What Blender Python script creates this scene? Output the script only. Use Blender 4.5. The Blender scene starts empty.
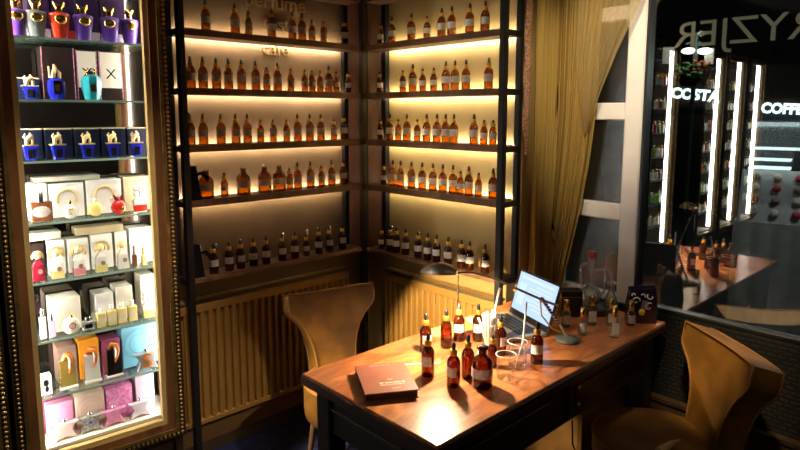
import bpy, math, random
from mathutils import Matrix, Vector
R = random.Random(7)
PI = math.pi
scene = bpy.context.scene
COL = scene.collection

# ------------------------------------------------------------------ mesh builder
class MB:
    def __init__(s): s.v = []; s.f = []; s.sm = []
    def add(s, vs, fs, smooth=False, m=None):
        o = len(s.v)
        for p in vs:
            p = Vector(p)
            s.v.append(tuple(m @ p) if m is not None else tuple(p))
        for f in fs: s.f.append([i + o for i in f]); s.sm.append(smooth)
        return s
    def box(s, x0, x1, y0, y1, z0, z1, m=None):
        v = [(x, y, z) for x in (x0, x1) for y in (y0, y1) for z in (z0, z1)]
        return s.add(v, [(0,1,3,2),(4,6,7,5),(0,4,5,1),(2,3,7,6),(0,2,6,4),(1,5,7,3)], False, m)
    def rbox(s, x0, x1, y0, y1, z0, z1, b, m=None):      # box with chamfered edges
        cx, cy, cz = (x0+x1)/2, (y0+y1)/2, (z0+z1)/2
        hx, hy, hz = (x1-x0)/2, (y1-y0)/2, (z1-z0)/2
        rings = []
        for (dz, ins) in ((-hz, b), (-hz+b, 0), (hz-b, 0), (hz, b)):
            a, c = hx-ins, hy-ins
            rings.append([(cx+px, cy+py, cz+dz) for px, py in ((a-b,-c),(a,-c+b),(a,c-b),(a-b,c),(-a+b,c),(-a,c-b),(-a,-c+b),(-a+b,-c))])
        return s.loft(rings, True, False, m)
    def loft(s, rings, cap=True, smooth=True, m=None, closed=True):
        n = len(rings[0]); v = [p for r in rings for p in r]; f = []
        for i in range(len(rings)-1):
            for j in range(n if closed else n-1):
                k = (j+1) % n
                f.append((i*n+j, i*n+k, (i+1)*n+k, (i+1)*n+j))
        s.add(v, f, smooth, m)
        if cap:
            s.add(rings[0], [tuple(range(n-1, -1, -1))], False, m)
            s.add(rings[-1], [tuple(range(n))], False, m)
        return s
    def lathe(s, prof, seg=16, m=None, smooth=True, cap=True, sx=1, sy=1, ph=0):
        rings = [[(sx*r*math.cos(2*PI*j/seg+ph), sy*r*math.sin(2*PI*j/seg+ph), z) for j in range(seg)] for r, z in prof]
        return s.loft(rings, cap, smooth, m)
    def arcband(s, r, z0, z1, a0, a1, seg=8, m=None):
        v = []; f = []
        for i in range(seg+1):
            a = a0+(a1-a0)*i/seg
            v += [(r*math.cos(a), r*math.sin(a), z0), (r*math.cos(a), r*math.sin(a), z1)]
        for i in range(seg): f.append((2*i, 2*i+2, 2*i+3, 2*i+1))
        return s.add(v, f, True, m)
    def tube(s, pts, r, seg=8, m=None, cap=True):
        pts = [Vector(p) for p in pts]; rings = []
        rr = r if isinstance(r, (list, tuple)) else [r]*len(pts)
        t = (pts[1]-pts[0]).normalized()
        nrm = t.orthogonal().normalized()
        for i, p in enumerate(pts):
            if i == 0: t = pts[1]-pts[0]
            elif i == len(pts)-1: t = pts[-1]-pts[-2]
            else: t = (pts[i+1]-p).normalized()+(p-pts[i-1]).normalized()
            t = t.normalized()
            nrm = (nrm-t*nrm.dot(t)).normalized(); b = t.cross(nrm)
            rings.append([tuple(p+(nrm*math.cos(2*PI*j/seg)+b*math.sin(2*PI*j/seg))*rr[i]) for j in range(seg)])
        return s.loft(rings, cap, True, m)
    def ball(s, c, r, seg=10, rings=6, m=None):
        if not isinstance(r, (list, tuple)): r = (r, r, r)
        prof = [[(c[0]+r[0]*math.sin(t)*math.cos(2*PI*j/seg), c[1]+r[1]*math.sin(t)*math.sin(2*PI*j/seg), c[2]-r[2]*math.cos(t)) for j in range(seg)]
                for t in [max(.02, min(PI-.02, PI*i/rings)) for i in range(rings+1)]]
        return s.loft(prof, True, True, m)
    def prism(s, outline, y0, y1, m=None, smooth=False):   # outline in (x,z), extruded along y
        return s.loft([[(x, y0, z) for x, z in outline], [(x, y1, z) for x, z in outline]], True, smooth, m)
    def build(s, name, mat, parent=None, loc=None, rotz=0):
        me = bpy.data.meshes.new(name)
        me.from_pydata(s.v, [], s.f); me.validate()
        if len(me.polygons) == len(s.sm): me.polygons.foreach_set('use_smooth', s.sm)
        me.materials.append(mat); me.update()
        o = bpy.data.objects.new(name, me); COL.objects.link(o)
        if parent: o.parent = parent
        if loc is not None: o.location = loc
        if rotz: o.rotation_euler = (0, 0, rotz)
        return o

def tag(o, label, cat, group=None, kind=None):
    o['label'] = label; o['category'] = cat
    if group: o['group'] = group
    if kind: o['kind'] = kind
    return o
def struct(o): o['kind'] = 'structure'; return o
def empty(name, loc, rotz=0):
    o = bpy.data.objects.new(name, None); COL.objects.link(o)
    o.location = loc; o.rotation_euler = (0, 0, rotz); o.empty_display_size = .05
    return o
def kids(o): return [c for c in bpy.data.objects if c.parent == o]
CH = {}
def copy_tree(o, parent=None):
    if o not in CH: CH[o] = kids(o)
    c = o.copy(); COL.objects.link(c)
    if parent: c.parent = parent
    for ch in CH[o]: copy_tree(ch, c)
    return c
def text_mesh(name, body, size, depth, mat, parent, mtx, align='CENTER', width=None):
    cu = bpy.data.curves.new('t', 'FONT'); cu.body = body; cu.size = size; cu.extrude = depth
    cu.align_x = align; cu.resolution_u = 3
    if name == 'sign_letters': cu.offset = .010
    t = bpy.data.objects.new('t', cu); COL.objects.link(t)
    dg = bpy.context.evaluated_depsgraph_get(); dg.update()
    me = bpy.data.meshes.new_from_object(t.evaluated_get(dg))
    bpy.data.objects.remove(t); bpy.data.curves.remove(cu)
    if width:
        xs = [v.co.x for v in me.vertices]; k = width/(max(xs)-min(xs))
        for v in me.vertices: v.co.x *= k
    me.transform(mtx); me.materials.clear(); me.materials.append(mat); me.name = name
    o = bpy.data.objects.new(name, me); COL.objects.link(o); o.parent = parent
    return o

# ------------------------------------------------------------------ materials
def nodes(name):
    m = bpy.data.materials.new(name); m.use_nodes = True
    nt = m.node_tree; nt.nodes.clear()
    out = nt.nodes.new('ShaderNodeOutputMaterial')
    return m, nt, out
def N(nt, t, **kw):
    n = nt.nodes.new(t)
    for k, v in kw.items():
        if k in n.inputs: n.inputs[k].default_value = v
        else: setattr(n, k, v)
    return n
def c4(c): return (*c, 1)
def mat(name, col, rough=.5, metal=0, noise=0, nscale=8, col2=None, bump=0, sheen=0, coat=0, emit=0, stretch=None, spec=.5):
    m, nt, out = nodes(name)
    b = N(nt, 'ShaderNodeBsdfPrincipled')
    b.inputs['Base Color'].default_value = c4(col); b.inputs['Roughness'].default_value = rough
    b.inputs['Metallic'].default_value = metal; b.inputs['Specular IOR Level'].default_value = spec
    if sheen:
        b.inputs['Sheen Weight'].default_value = sheen; b.inputs['Sheen Tint'].default_value = c4([min(1, x*1.6) for x in col]); b.inputs['Sheen Roughness'].default_value = .4
    if coat: b.inputs['Coat Weight'].default_value = coat; b.inputs['Coat Roughness'].default_value = .12
    if emit: b.inputs['Emission Color'].default_value = c4(col); b.inputs['Emission Strength'].default_value = emit
    tc = N(nt, 'ShaderNodeTexCoord'); mp = N(nt, 'ShaderNodeMapping')
    if stretch: mp.inputs['Scale'].default_value = stretch
    nt.links.new(tc.outputs['Object'], mp.inputs['Vector'])
    nz = N(nt, 'ShaderNodeTexNoise', Scale=nscale, Detail=5.0)
    nt.links.new(mp.outputs[0], nz.inputs['Vector'])
    cr = N(nt, 'ShaderNodeValToRGB')
    c2 = col2 or tuple(x*(1-noise) for x in col)
    cr.color_ramp.elements[0].color = c4(c2); cr.color_ramp.elements[1].color = c4(col)
    cr.color_ramp.elements[0].position = .35; cr.color_ramp.elements[1].position = .65
    nt.links.new(nz.outputs[0], cr.inputs[0])
    if noise or col2: nt.links.new(cr.outputs[0], b.inputs['Base Color'])
    if bump:
        bp = N(nt, 'ShaderNodeBump', Strength=bump, Distance=.01)
        nt.links.new(nz.outputs[0], bp.inputs['Height']); nt.links.new(bp.outputs[0], b.inputs['Normal'])
    nt.links.new(b.outputs[0], out.inputs[0])
    return m
def emis(name, col, s):
    m, nt, out = nodes(name)
    e = N(nt, 'ShaderNodeEmission', Strength=s); e.inputs[0].default_value = c4(col)
    nt.links.new(e.outputs[0], out.inputs[0]); return m
def glass(name, col, ior=1.5, base=.03, body=None, bodyfac=0.0, rough=0.0, k=1.0):
    m, nt, out = nodes(name)
    t = N(nt, 'ShaderNodeBsdfTransparent'); t.inputs[0].default_value = c4(col)
    g = N(nt, 'ShaderNodeBsdfGlossy', Roughness=rough); g.inputs[0].default_value = (1,1,1,1)
    fr = N(nt, 'ShaderNodeFresnel', IOR=ior)
    ma = N(nt, 'ShaderNodeMath', operation='MULTIPLY_ADD'); ma.inputs[1].default_value = k; ma.inputs[2].default_value = base; ma.use_clamp = True
    nt.links.new(fr.outputs[0], ma.inputs[0])
    src = t
    if bodyfac:
        d = N(nt, 'ShaderNodeBsdfDiffuse'); d.inputs[0].default_value = c4(body)
        mx0 = N(nt, 'ShaderNodeMixShader', Fac=bodyfac)
        nt.links.new(t.outputs[0], mx0.inputs[1]); nt.links.new(d.outputs[0], mx0.inputs[2]); src = mx0
    mx = N(nt, 'ShaderNodeMixShader')
    nt.links.new(ma.outputs[0], mx.inputs[0]); nt.links.new(src.outputs[0], mx.inputs[1]); nt.links.new(g.outputs[0], mx.inputs[2])
    nt.links.new(mx.outputs[0], out.inputs[0]); return m
def wood(name, c1, c2, scale=6, rough=.35, coat=0, stretch=(.25, 2, 2), ringy=.6):
    m, nt, out = nodes(name)
    b = N(nt, 'ShaderNodeBsdfPrincipled', Roughness=rough)
    if coat: b.inputs['Coat Weight'].default_value = coat; b.inputs['Coat Roughness'].default_value = .15
    tc = N(nt, 'ShaderNodeTexCoord'); mp = N(nt, 'ShaderNodeMapping'); mp.inputs['Scale'].default_value = stretch
    nt.links.new(tc.outputs['Object'], mp.inputs['Vector'])
    nz = N(nt, 'ShaderNodeTexNoise', Scale=scale*.6, Detail=3.0, Distortion=.6); nt.links.new(mp.outputs[0], nz.inputs['Vector'])
    ml = N(nt, 'ShaderNodeMath', operation='MULTIPLY'); ml.inputs[1].default_value = 9*ringy; nt.links.new(nz.outputs[0], ml.inputs[0])
    fr = N(nt, 'ShaderNodeMath', operation='PINGPONG'); fr.inputs[1].default_value = 1; nt.links.new(ml.outputs[0], fr.inputs[0])
    n2 = N(nt, 'ShaderNodeTexNoise', Scale=scale*9, Detail=6.0); nt.links.new(mp.outputs[0], n2.inputs['Vector'])
    ad = N(nt, 'ShaderNodeMath', operation='MULTIPLY_ADD'); ad.inputs[1].default_value = .55; nt.links.new(fr.outputs[0], ad.inputs[0]); 
    m3 = N(nt, 'ShaderNodeMath', operation='MULTIPLY'); m3.inputs[1].default_value = .5; nt.links.new(n2.outputs[0], m3.inputs[0]); nt.links.new(m3.outputs[0], ad.inputs[2])
    cr = N(nt, 'ShaderNodeValToRGB'); cr.color_ramp.elements[0].color = c4(c1); cr.color_ramp.elements[1].color = c4(c2)
    cr.color_ramp.elements[0].position = .15; cr.color_ramp.elements[1].position = .8
    nt.links.new(ad.outputs[0], cr.inputs[0]); nt.links.new(cr.outputs[0], b.inputs['Base Color'])
    nt.links.new(b.outputs[0], out.inputs[0]); return m
def brick_mat():
    m, nt, out = nodes('dark_brick')
    b = N(nt, 'ShaderNodeBsdfPrincipled', Roughness=.55)
    tc = N(nt, 'ShaderNodeTexCoord'); sp = N(nt, 'ShaderNodeSeparateXYZ'); cb = N(nt, 'ShaderNodeCombineXYZ')
    nt.links.new(tc.outputs['Object'], sp.inputs[0]); nt.links.new(sp.outputs[1], cb.inputs[0]); nt.links.new(sp.outputs[2], cb.inputs[1])
    br = N(nt, 'ShaderNodeTexBrick', Scale=14.0); br.inputs['Color1'].default_value = (.009,.0085,.008,1); br.inputs['Color2'].default_value = (.016,.015,.013,1); br.inputs['Mortar'].default_value = (.004,.004,.004,1)
    br.inputs['Mortar Size'].default_value = .06
    nt.links.new(cb.outputs[0], br.inputs['Vector']); nt.links.new(br.outputs[0], b.inputs['Base Color'])
    bp = N(nt, 'ShaderNodeBump', Strength=.8, Distance=.01); nt.links.new(br.outputs[1], bp.inputs['Height']); bp.invert = True
    nt.links.new(bp.outputs[0], b.inputs['Normal']); nt.links.new(b.outputs[0], out.inputs[0]); return m
def cloth_mat(name, col, trans, tl=.5):
    m, nt, out = nodes(name)
    d = N(nt, 'ShaderNodeBsdfDiffuse'); t = N(nt, 'ShaderNodeBsdfTranslucent'); tr = N(nt, 'ShaderNodeBsdfTransparent')
    tc = N(nt, 'ShaderNodeTexCoord'); mp = N(nt, 'ShaderNodeMapping'); mp.inputs['Scale'].default_value = (30, 30, 1)
    nz = N(nt, 'ShaderNodeTexNoise', Scale=3.0, Detail=4.0); nt.links.new(tc.outputs['Object'], mp.inputs[0]); nt.links.new(mp.outputs[0], nz.inputs[0])
    cr = N(nt, 'ShaderNodeValToRGB'); cr.color_ramp.elements[0].color = c4([x*.6 for x in col]); cr.color_ramp.elements[1].color = c4(col)
    nt.links.new(nz.outputs[0], cr.inputs[0]); nt.links.new(cr.outputs[0], d.inputs[0]); nt.links.new(cr.outputs[0], t.inputs[0])
    a = N(nt, 'ShaderNodeMixShader', Fac=tl); nt.links.new(d.outputs[0], a.inputs[1]); nt.links.new(t.outputs[0], a.inputs[2])
    c = N(nt, 'ShaderNodeMixShader', Fac=trans); nt.links.new(a.outputs[0], c.inputs[1]); nt.links.new(tr.outputs[0], c.inputs[2])
    nt.links.new(c.outputs[0], out.inputs[0]); return m
def sequin_mat():
    m, nt, out = nodes('copper_sequins')
    b = N(nt, 'ShaderNodeBsdfPrincipled', Roughness=.35, Metallic=.35)
    tc = N(nt, 'ShaderNodeTexCoord'); vo = N(nt, 'ShaderNodeTexVoronoi', Scale=260.0); nt.links.new(tc.outputs['Object'], vo.inputs['Vector'])
    cr = N(nt, 'ShaderNodeValToRGB'); cr.color_ramp.elements[0].color = (.25,.08,.03,1); cr.color_ramp.elements[1].color = (1,.62,.4,1)
    sp = N(nt, 'ShaderNodeSeparateColor'); nt.links.new(vo.outputs['Color'], sp.inputs[0]); nt.links.new(sp.outputs[0], cr.inputs[0]); nt.links.new(cr.outputs[0], b.inputs['Base Color'])
    bp = N(nt, 'ShaderNodeBump', Strength=1.0, Distance=.004); nt.links.new(sp.outputs[1], bp.inputs['Height']); nt.links.new(bp.outputs[0], b.inputs['Normal'])
    nt.links.new(b.outputs[0], out.inputs[0]); return m

M = dict(
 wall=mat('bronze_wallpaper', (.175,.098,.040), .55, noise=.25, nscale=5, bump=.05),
 wallr=mat('lit_wallpaper', (.33,.22,.075), .5, noise=.15, nscale=5, bump=.05),  # right wall lighter and yellower: the light on it is put into the colour
 darkwall=mat('dark_wall', (.05,.035,.025), .7, noise=.3),
 ceil=mat('dark_ceiling', (.06,.045,.035), .8, noise=.2),
 floor=wood('dark_floorboards', (.02,.013,.009), (.05,.032,.02), 4, .4),
 rug=mat('blue_rug', (.012,.018,.10), .95, noise=.7, nscale=60, bump=.8, sheen=.3),
 panel=wood('brown_panel', (.03,.016,.008), (.06,.034,.017), 5, .45),
 shelf=wood('walnut_shelf', (.075,.036,.019), (.19,.095,.05), 5, .42, stretch=(2,2,.6)),
 sidew=wood('reddish_side_panel', (.055,.022,.013), (.12,.05,.03), 4, .45, stretch=(2,2,.4)),
 black=mat('black_steel', (.010,.0095,.011), .48, .2, noise=.2, coat=.08),
 radi=mat('brass_radiator_paint', (.38,.20,.05), .42, .15, noise=.12, nscale=6),
 grille=mat('radiator_grille', (.13,.09,.045), .5, .2, noise=.4, nscale=90),
 velvet=mat('gold_velvet', (.25,.105,.012), .6, noise=.45, nscale=9, sheen=.05, bump=.04),
 piping=mat('velvet_piping', (.27,.12,.017), .6, sheen=.5, noise=.2),
 legw=wood('chair_leg_wood', (.10,.05,.025), (.2,.10,.05), 6, .4),
 ttop=wood('varnished_tabletop', (.25,.066,.019), (.53,.188,.060), 4.0, .30, coat=.35, stretch=(1.3, 4.5, 2), ringy=.8),
 tdark=wood('dark_table_edge', (.014,.006,.004), (.045,.018,.010), 5, .35, coat=.2),
 tblack=mat('black_table_paint', (.012,.011,.011), .35, noise=.3, coat=.3),
 amber=glass('amber_glass', (.60,.30,.03), 1.5, .015, (.10,.026,.004), .15, .02, k=.8),
 ambertb=glass('table_amber_glass', (.40,.115,.012), 1.5, .02, (.07,.016,.003), .22, .02, k=.9), amberdk=glass('darkened_amber_glass', (.34,.11,.012), 1.5, .015, (.06,.014,.003), .25, .02, k=.8),
 paper=mat('grey_paper_label', (.55,.50,.46), .7, noise=.25, nscale=150),
 paperw=mat('white_paper_label', (.82,.80,.76), .7, noise=.2, nscale=150),
 gold=mat('polished_gold', (.90,.58,.16), .25, 1.0, noise=.12, nscale=30),
 palegold=mat('pale_gold_cap', (.92,.70,.34), .3, .55, noise=.15, nscale=60),
 goldp=mat('yellow_collar', (.80,.42,.05), .3, .7, noise=.1, nscale=30),
 rubber=mat('black_rubber', (.012,.012,.012), .45, noise=.2, nscale=40),
 silver=mat('silver_metal', (.75,.75,.77), .22, 1.0, noise=.08, nscale=30),
 pewter=mat('pewter_lamp_metal', (.52,.45,.36), .40, .8, noise=.15, nscale=12),
 clearer=glass('glass_tubing', (.93,.94,.93), 1.6, .14, (.9,.9,.9), .22), clear=glass('clear_glass', (.97,.98,.97), 1.45, .015, (.9,.9,.9), .02, k=.4), liq=glass('pale_liquid', (.93,.88,.74), 1.33, .01, (.9,.85,.7), .08),  # white mixed into the tubing glass stands for its bright highlights
 pane=glass('window_pane', (.80,.83,.80), 1.5, .15, k=2.2), panedull=glass('side_pane', (.72,.76,.72), 1.5, .02, (.10,.11,.09), .035, .2, k=.9),
 shelfglass=glass('shelf_glass', (.93,.97,.95), 1.4, .02, (.5,.8,.65), .04, k=.5),
 edgeglass=mat('green_glass_edge', (.42,.60,.50), .15, noise=.2, emit=.10),  # faint glow put into the glass edges to brighten them
 mull=mat('cream_window_paint', (.80,.74,.66), .45, noise=.08, nscale=4),
 curtain=cloth_mat('gold_sheer_curtain', (.52,.34,.09), .06, .30),
 sheer=cloth_mat('thin_gold_sheer', (.62,.45,.18), .45, .4),
 sequin=sequin_mat(), brick=brick_mat(),
 led=emis('warm_led', (1,.89,.68), 66), cool=emis('white_led', (1,.91,.78), 135), coolr=emis('white_led_right', (1,.91,.78), 50), coolfar=emis('white_led_far', (1,.95,.92), 18),
 lampled=emis('lamp_led', (1,.86,.62), 45),
 letter=mat('gold_letters', (.62,.44,.20), .3, .8, noise=.1),
 winletter=mat('sand_vinyl_letters', (.50,.42,.29), .6, noise=.1, emit=.30),  # letters given some glow so they read brighter at night
 screen=emis('laptop_screen', (.50,.68,.95), 1.25),
 screenl=emis('laptop_screen_pale', (.60,.76,1.0), 1.3),
 lapd=mat('dark_laptop_plastic', (.02,.02,.022), .35, noise=.2), laps=mat('grey_laptop_metal', (.42,.39,.35), .35, .5, noise=.1),
 keys=mat('black_keys', (.02,.02,.02), .5, noise=.2),
 book=mat('rust_leather_cover', (.27,.085,.05), .5, noise=.15, nscale=25, bump=.05), bookd=mat('dark_book_edge', (.05,.02,.014), .6, noise=.3, nscale=60),
 cream=mat('cream_print', (.78,.68,.52), .6, noise=.1),
 white=mat('white_plastic', (.85,.85,.83), .45, noise=.05), offw=mat('ivory_card', (.84,.79,.68), .6, noise=.06),
 blackbag=mat('black_paper_bag', (.006,.006,.007), .8, noise=.2, spec=.1), tan=mat('tan_card', (.55,.45,.28), .6, noise=.1), grey=mat('grey_card', (.42,.40,.34), .6, noise=.1),
 fr_wood=wood('red_brown_frame', (.085,.034,.014), (.20,.082,.03), 6, .3, coat=.3, stretch=(2,2,.5)), fr_dark=mat('dark_frame_groove', (.03,.016,.009), .45, noise=.3, nscale=20),
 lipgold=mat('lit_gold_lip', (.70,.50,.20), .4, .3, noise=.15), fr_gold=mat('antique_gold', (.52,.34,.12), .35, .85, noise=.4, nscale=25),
 cab=mat('cabinet_interior', (.30,.27,.23), .5, noise=.1), mirror=mat('smoked_mirror_back', (.15,.135,.12), .04, .95, noise=.25, nscale=3),
 cabw=mat('pale_cabinet_back', (.75,.70,.60), .5, noise=.1, nscale=3),
 purple=mat('purple_lacquer', (.13,.045,.42), .35, noise=.15, coat=.4), slate2=mat('brushed_star_metal', (.5,.5,.52), .3, .4, noise=.2), slate=mat('grey_lacquer', (.17,.19,.20), .35, noise=.15, coat=.4), red=mat('red_lacquer', (.85,.055,.015), .35, noise=.1, coat=.4),
 aubergine=mat('aubergine_card', (.035,.015,.055), .5, noise=.2, spec=.12), redcard=mat('red_card', (.45,.02,.03), .5, noise=.1), lilac=mat('lilac_card', (.62,.50,.66), .5, noise=.1),
 navy=mat('navy_card', (.005,.008,.024), .45, noise=.2, spec=.12), blue=mat('cobalt_glass', (.02,.03,.55), .12, noise=.3, nscale=30, coat=.6), teal=mat('turquoise_lacquer', (.015,.42,.52), .3, noise=.1, coat=.4),
 choc=mat('chocolate_card', (.022,.013,.012), .5, noise=.2, spec=.12), pinkd=mat('pink_dashes', (.8,.35,.5), .5, noise=.6, nscale=120), brownliq=mat('brown_liquid', (.20,.075,.03), .2, noise=.2, coat=.5),
 yel=mat('yellow_perfume', (.90,.74,.28), .2, noise=.15, coat=.5), redliq=mat('red_perfume', (.72,.03,.02), .15, noise=.2, coat=.6), frost=mat('frosted_glass', (.86,.84,.78), .25, noise=.08, coat=.4),
 pinkliq=mat('pink_perfume', (.85,.30,.32), .25, noise=.2, coat=.4), lilacliq=mat('lilac_perfume', (.72,.45,.74), .25, noise=.1, coat=.4), winer=mat('wine_perfume', (.22,.01,.03), .2, noise=.2, coat=.5),
 olive=mat('olive_perfume', (.30,.22,.05), .15, noise=.2, coat=.6), orange=mat('orange_card', (.85,.33,.02), .45, noise=.08), horn=mat('orange_horn', (.80,.22,.03), .25, noise=.3, coat=.4), blackp=mat('black_perfume', (.012,.012,.014), .15, noise=.2, coat=.6),
 sky=mat('light_blue_card', (.22,.58,.82), .45, noise=.08), skyd=mat('blue_ring_print', (.10,.36,.60), .45, noise=.08), pink=mat('pink_card', (.85,.30,.50), .5, noise=.1), beige=mat('beige_card', (.74,.56,.46), .5, noise=.1), beiged=mat('ring_print', (.60,.42,.36), .5, noise=.1),
 mag=mat('magenta_card', (.62,.10,.42), .5, noise=.4, nscale=60, col2=(.8,.4,.62)), palepink=mat('pale_pink_glass', (.90,.66,.62), .25, noise=.1, coat=.4), hotpink=mat('hot_pink_glass', (.88,.35,.62), .25, noise=.25, nscale=60, coat=.4), lav=mat('lavender_glass', (.78,.70,.84), .25, noise=.1, coat=.4),
 mosaic=mat('silver_mosaic', (.85,.85,.85), .25, .4, noise=.7, nscale=130), mauve=mat('mauve_card', (.30,.06,.14), .5, noise=.1), green=mat('green_perfume', (.30,.62,.10), .25, noise=.2, coat=.4),
 facade=mat('night_facade', (.016,.018,.021), .7, noise=.4), street=mat('night_pavement', (.03,.03,.03), .6, noise=.3), sign=emis('white_sign_light', (.72,.92,1.0), 5), globe=emis('lamp_globe', (1,.97,.85), 8),
 leaf=mat('flower_leaves', (.06,.18,.03), .6, noise=.5, nscale=40), petal=mat('red_petals', (.6,.05,.02), .5, noise=.3, emit=.15), cloth=mat('grey_drape', (.55,.53,.50), .8, noise=.2, nscale=12), litw=emis('kiosk_light', (.75,.92,1.0), 3.0),  # petals carry a weak glow of their own
 ppost=mat('green_lamp_iron', (.03,.07,.05), .5, noise=.2), purplebag=mat('dark_purple_foil', (.035,.018,.05), .18, .3, noise=.4, nscale=20, coat=.6), rose=mat('brown_rose_print', (.35,.22,.18), .4, noise=.3), cork=mat('red_rubber_stopper', (.32,.05,.02), .6, noise=.2), lemon=mat('yellow_ball', (.85,.62,.05), .4, noise=.1),
 skin_wood=mat('pale_birch', (.75,.50,.27), .5, noise=.2, nscale=20, stretch=(1,8,8)), dgrey=mat('mid_grey', (.10,.10,.10), .5, noise=.2),
)

# ------------------------------------------------------------------ room shell
XW, YW, GX = 2.29, 2.70, 2.545
X0, Y0, ZC = -4.6, -2.2, 2.8
struct(MB().box(X0, 2.6, Y0, 2.8, -.1, 0).build('floor', M['floor']))
struct(MB().box(X0, 2.6, Y0, 2.8, ZC, ZC+.1).build('ceiling', M['ceil']))
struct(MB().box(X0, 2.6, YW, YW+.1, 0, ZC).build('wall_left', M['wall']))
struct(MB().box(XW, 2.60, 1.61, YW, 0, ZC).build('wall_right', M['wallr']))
struct(MB().box(X0, 2.6, Y0-.1, Y0, 0, ZC).build('wall_back', M['darkwall']))
struct(MB().box(X0-.1, X0, Y0, 2.8, 0, ZC).build('wall_end', M['darkwall']))
struct(MB().box(2.51, 2.60, Y0, 1.605, 0, .765).build('wall_street', M['brick']))
struct(MB().box(2.51, 2.60, Y0, 1.605, 2.46, ZC).build('wall_street_head', M['darkwall']))
struct(MB().box(2.475, 2.508, -2.1, 1.60, 0, .395).box(2.468, 2.509, -2.1, 1.60, .395, .41).build('baseboard_right', M['panel']))
win = struct(empty('window_1', (0, 0, 0)))
fm = MB()
fm.rbox(2.515, 2.575, 1.17, 1.25, .765, 2.46, .006)          # mullion
fm.rbox(2.515, 2.575, 1.535, 1.60, .765, 2.46, .006)         # left jamb
fm.rbox(2.515, 2.575, -2.15, -2.08, .765, 2.46, .006)        # right jamb
for z0, z1 in ((.765, .80), (1.135, 1.207), (1.575, 1.65), (1.998, 2.06), (2.40, 2.46)): fm.rbox(2.520, 2.570, 1.25, 1.535, z0, z1, .004)
fm.rbox(2.520, 2.570, -2.08, 1.17, 2.40, 2.46, .004)
fr = fm.build('window_frame', M['mull'], win)
MB().rbox(2.520, 2.570, -2.08, 1.17, .765, .785, .004).build('dark_sill', M['tblack'], win)
for z0, z1 in ((.80, 1.135), (1.207, 1.575), (1.65, 1.998), (2.06, 2.40)):
    MB().box(GX-.002, GX+.002, 1.25, 1.535, z0, z1).build('pane', M['panedull'], win)
MB().box(GX-.002, GX+.002, -2.08, 1.17, .785, 2.40).build('pane', M['pane'], win)
MB().box(2.517, 2.572, 1.158, 1.169, .785, 2.40).build('dark_gasket', M['rubber'], win)
# vinyl lettering stuck on the street side of the big pane, read from the street (mirrored from the room)
text_mesh('lettering', 'FRYZJER', .142, .0006, M['winletter'], win,
    Matrix.Translation((GX+.004, 1.070, 1.868)) @ Matrix(((0,0,1,0),(1,0,0,0),(0,1,0,0),(0,0,0,1))), 'RIGHT', .56)
gr = tag(MB().box(.95, 2.10, 1.05, 2.60, 0, .003).build('rug', M['rug']), 'dark blue rug on the floor under the left chair', 'rug')

# ------------------------------------------------------------------ shelf racks
SZ = [2.213, 1.964, 1.713, 1.463, 1.219, .866]
rackL = tag(empty('shelf_rack', (1.137, 2.6, 0)), 'black steel and walnut shelf rack along the left wall with lit shelves', 'shelving')
rackR = tag(empty('shelf_rack', (2.2, 1.62, 0)), 'black steel and walnut shelf rack along the right wall beside the curtain', 'shelving')
def put(o, p):      # world-built mesh parented without shifting
    o.parent = p; o.matrix_parent_inverse = Matrix.Translation(p.location).inverted(); return o
def post(x, y, z0, p, w=.015): put(MB().rbox(x-w, x+w, y-w, y+w, z0, 2.55, .002).build('post', M['black']), p)
post(1.137, 2.555, 0, rackL); post(1.137, 2.683, .84, rackL); post(2.120, 2.680, .84, rackL)
post(2.140, 2.548, 0, rackL, .016)
post(2.145, 1.618, 0, rackR); post(2.272, 1.627, .84, rackR, .013); post(2.272, 2.512, .84, rackR)
put(MB().box(2.130, 2.142, 2.566, 2.664, .85, 2.5).build('side_panel', M['sidew']), rackL)
put(MB().box(2.158, 2.256, 2.530, 2.542, .85, 2.5).build('side_panel', M['sidew']), rackR)
for i, z in enumerate(SZ):
    th = .03 if i < 5 else .022
    put(MB().rbox(1.153, 2.124, 2.545, 2.664, z-th, z, .002).build('shelf', M['shelf']), rackL)
    put(MB().rbox(2.138, 2.252, 1.634, 2.526, z-th, z, .002).build('shelf', M['shelf']), rackR)
    put(MB().box(1.125, 1.149, 2.571, 2.667, z-.03, z-.004).build('crossbar', M['black']), rackL)
    put(MB().box(2.161, 2.258, 1.606, 1.630, z-.03, z-.004).build('crossbar', M['black']), rackR)
    if 0 < i < 5:
        put(MB().box(1.165, 2.112, 2.6645, 2.667, z-.024, z-.006).build('led_strip', M['led']), rackL)
        put(MB().box(2.2525, 2.255, 1.645, 2.515, z-.024, z-.006).build('led_strip', M['led']), rackR)

# raised letters on the left wall
wl = tag(empty('wall_lettering', (1.7, 2.695, 1.9)), 'small gold letters on the wall behind the top shelves of the left rack', 'lettering')
for body, sz, x, z in (('perfume', .105, 1.70, 2.118), ('test', .10, 1.70, 2.015), ('café', .098, 1.692, 1.893)):
    put(text_mesh('letters', body, sz, .004, M['letter'], None, Matrix.Translation((x, 2.693, z)) @ Matrix.Rotation(PI/2, 4, 'X')), wl)

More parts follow.
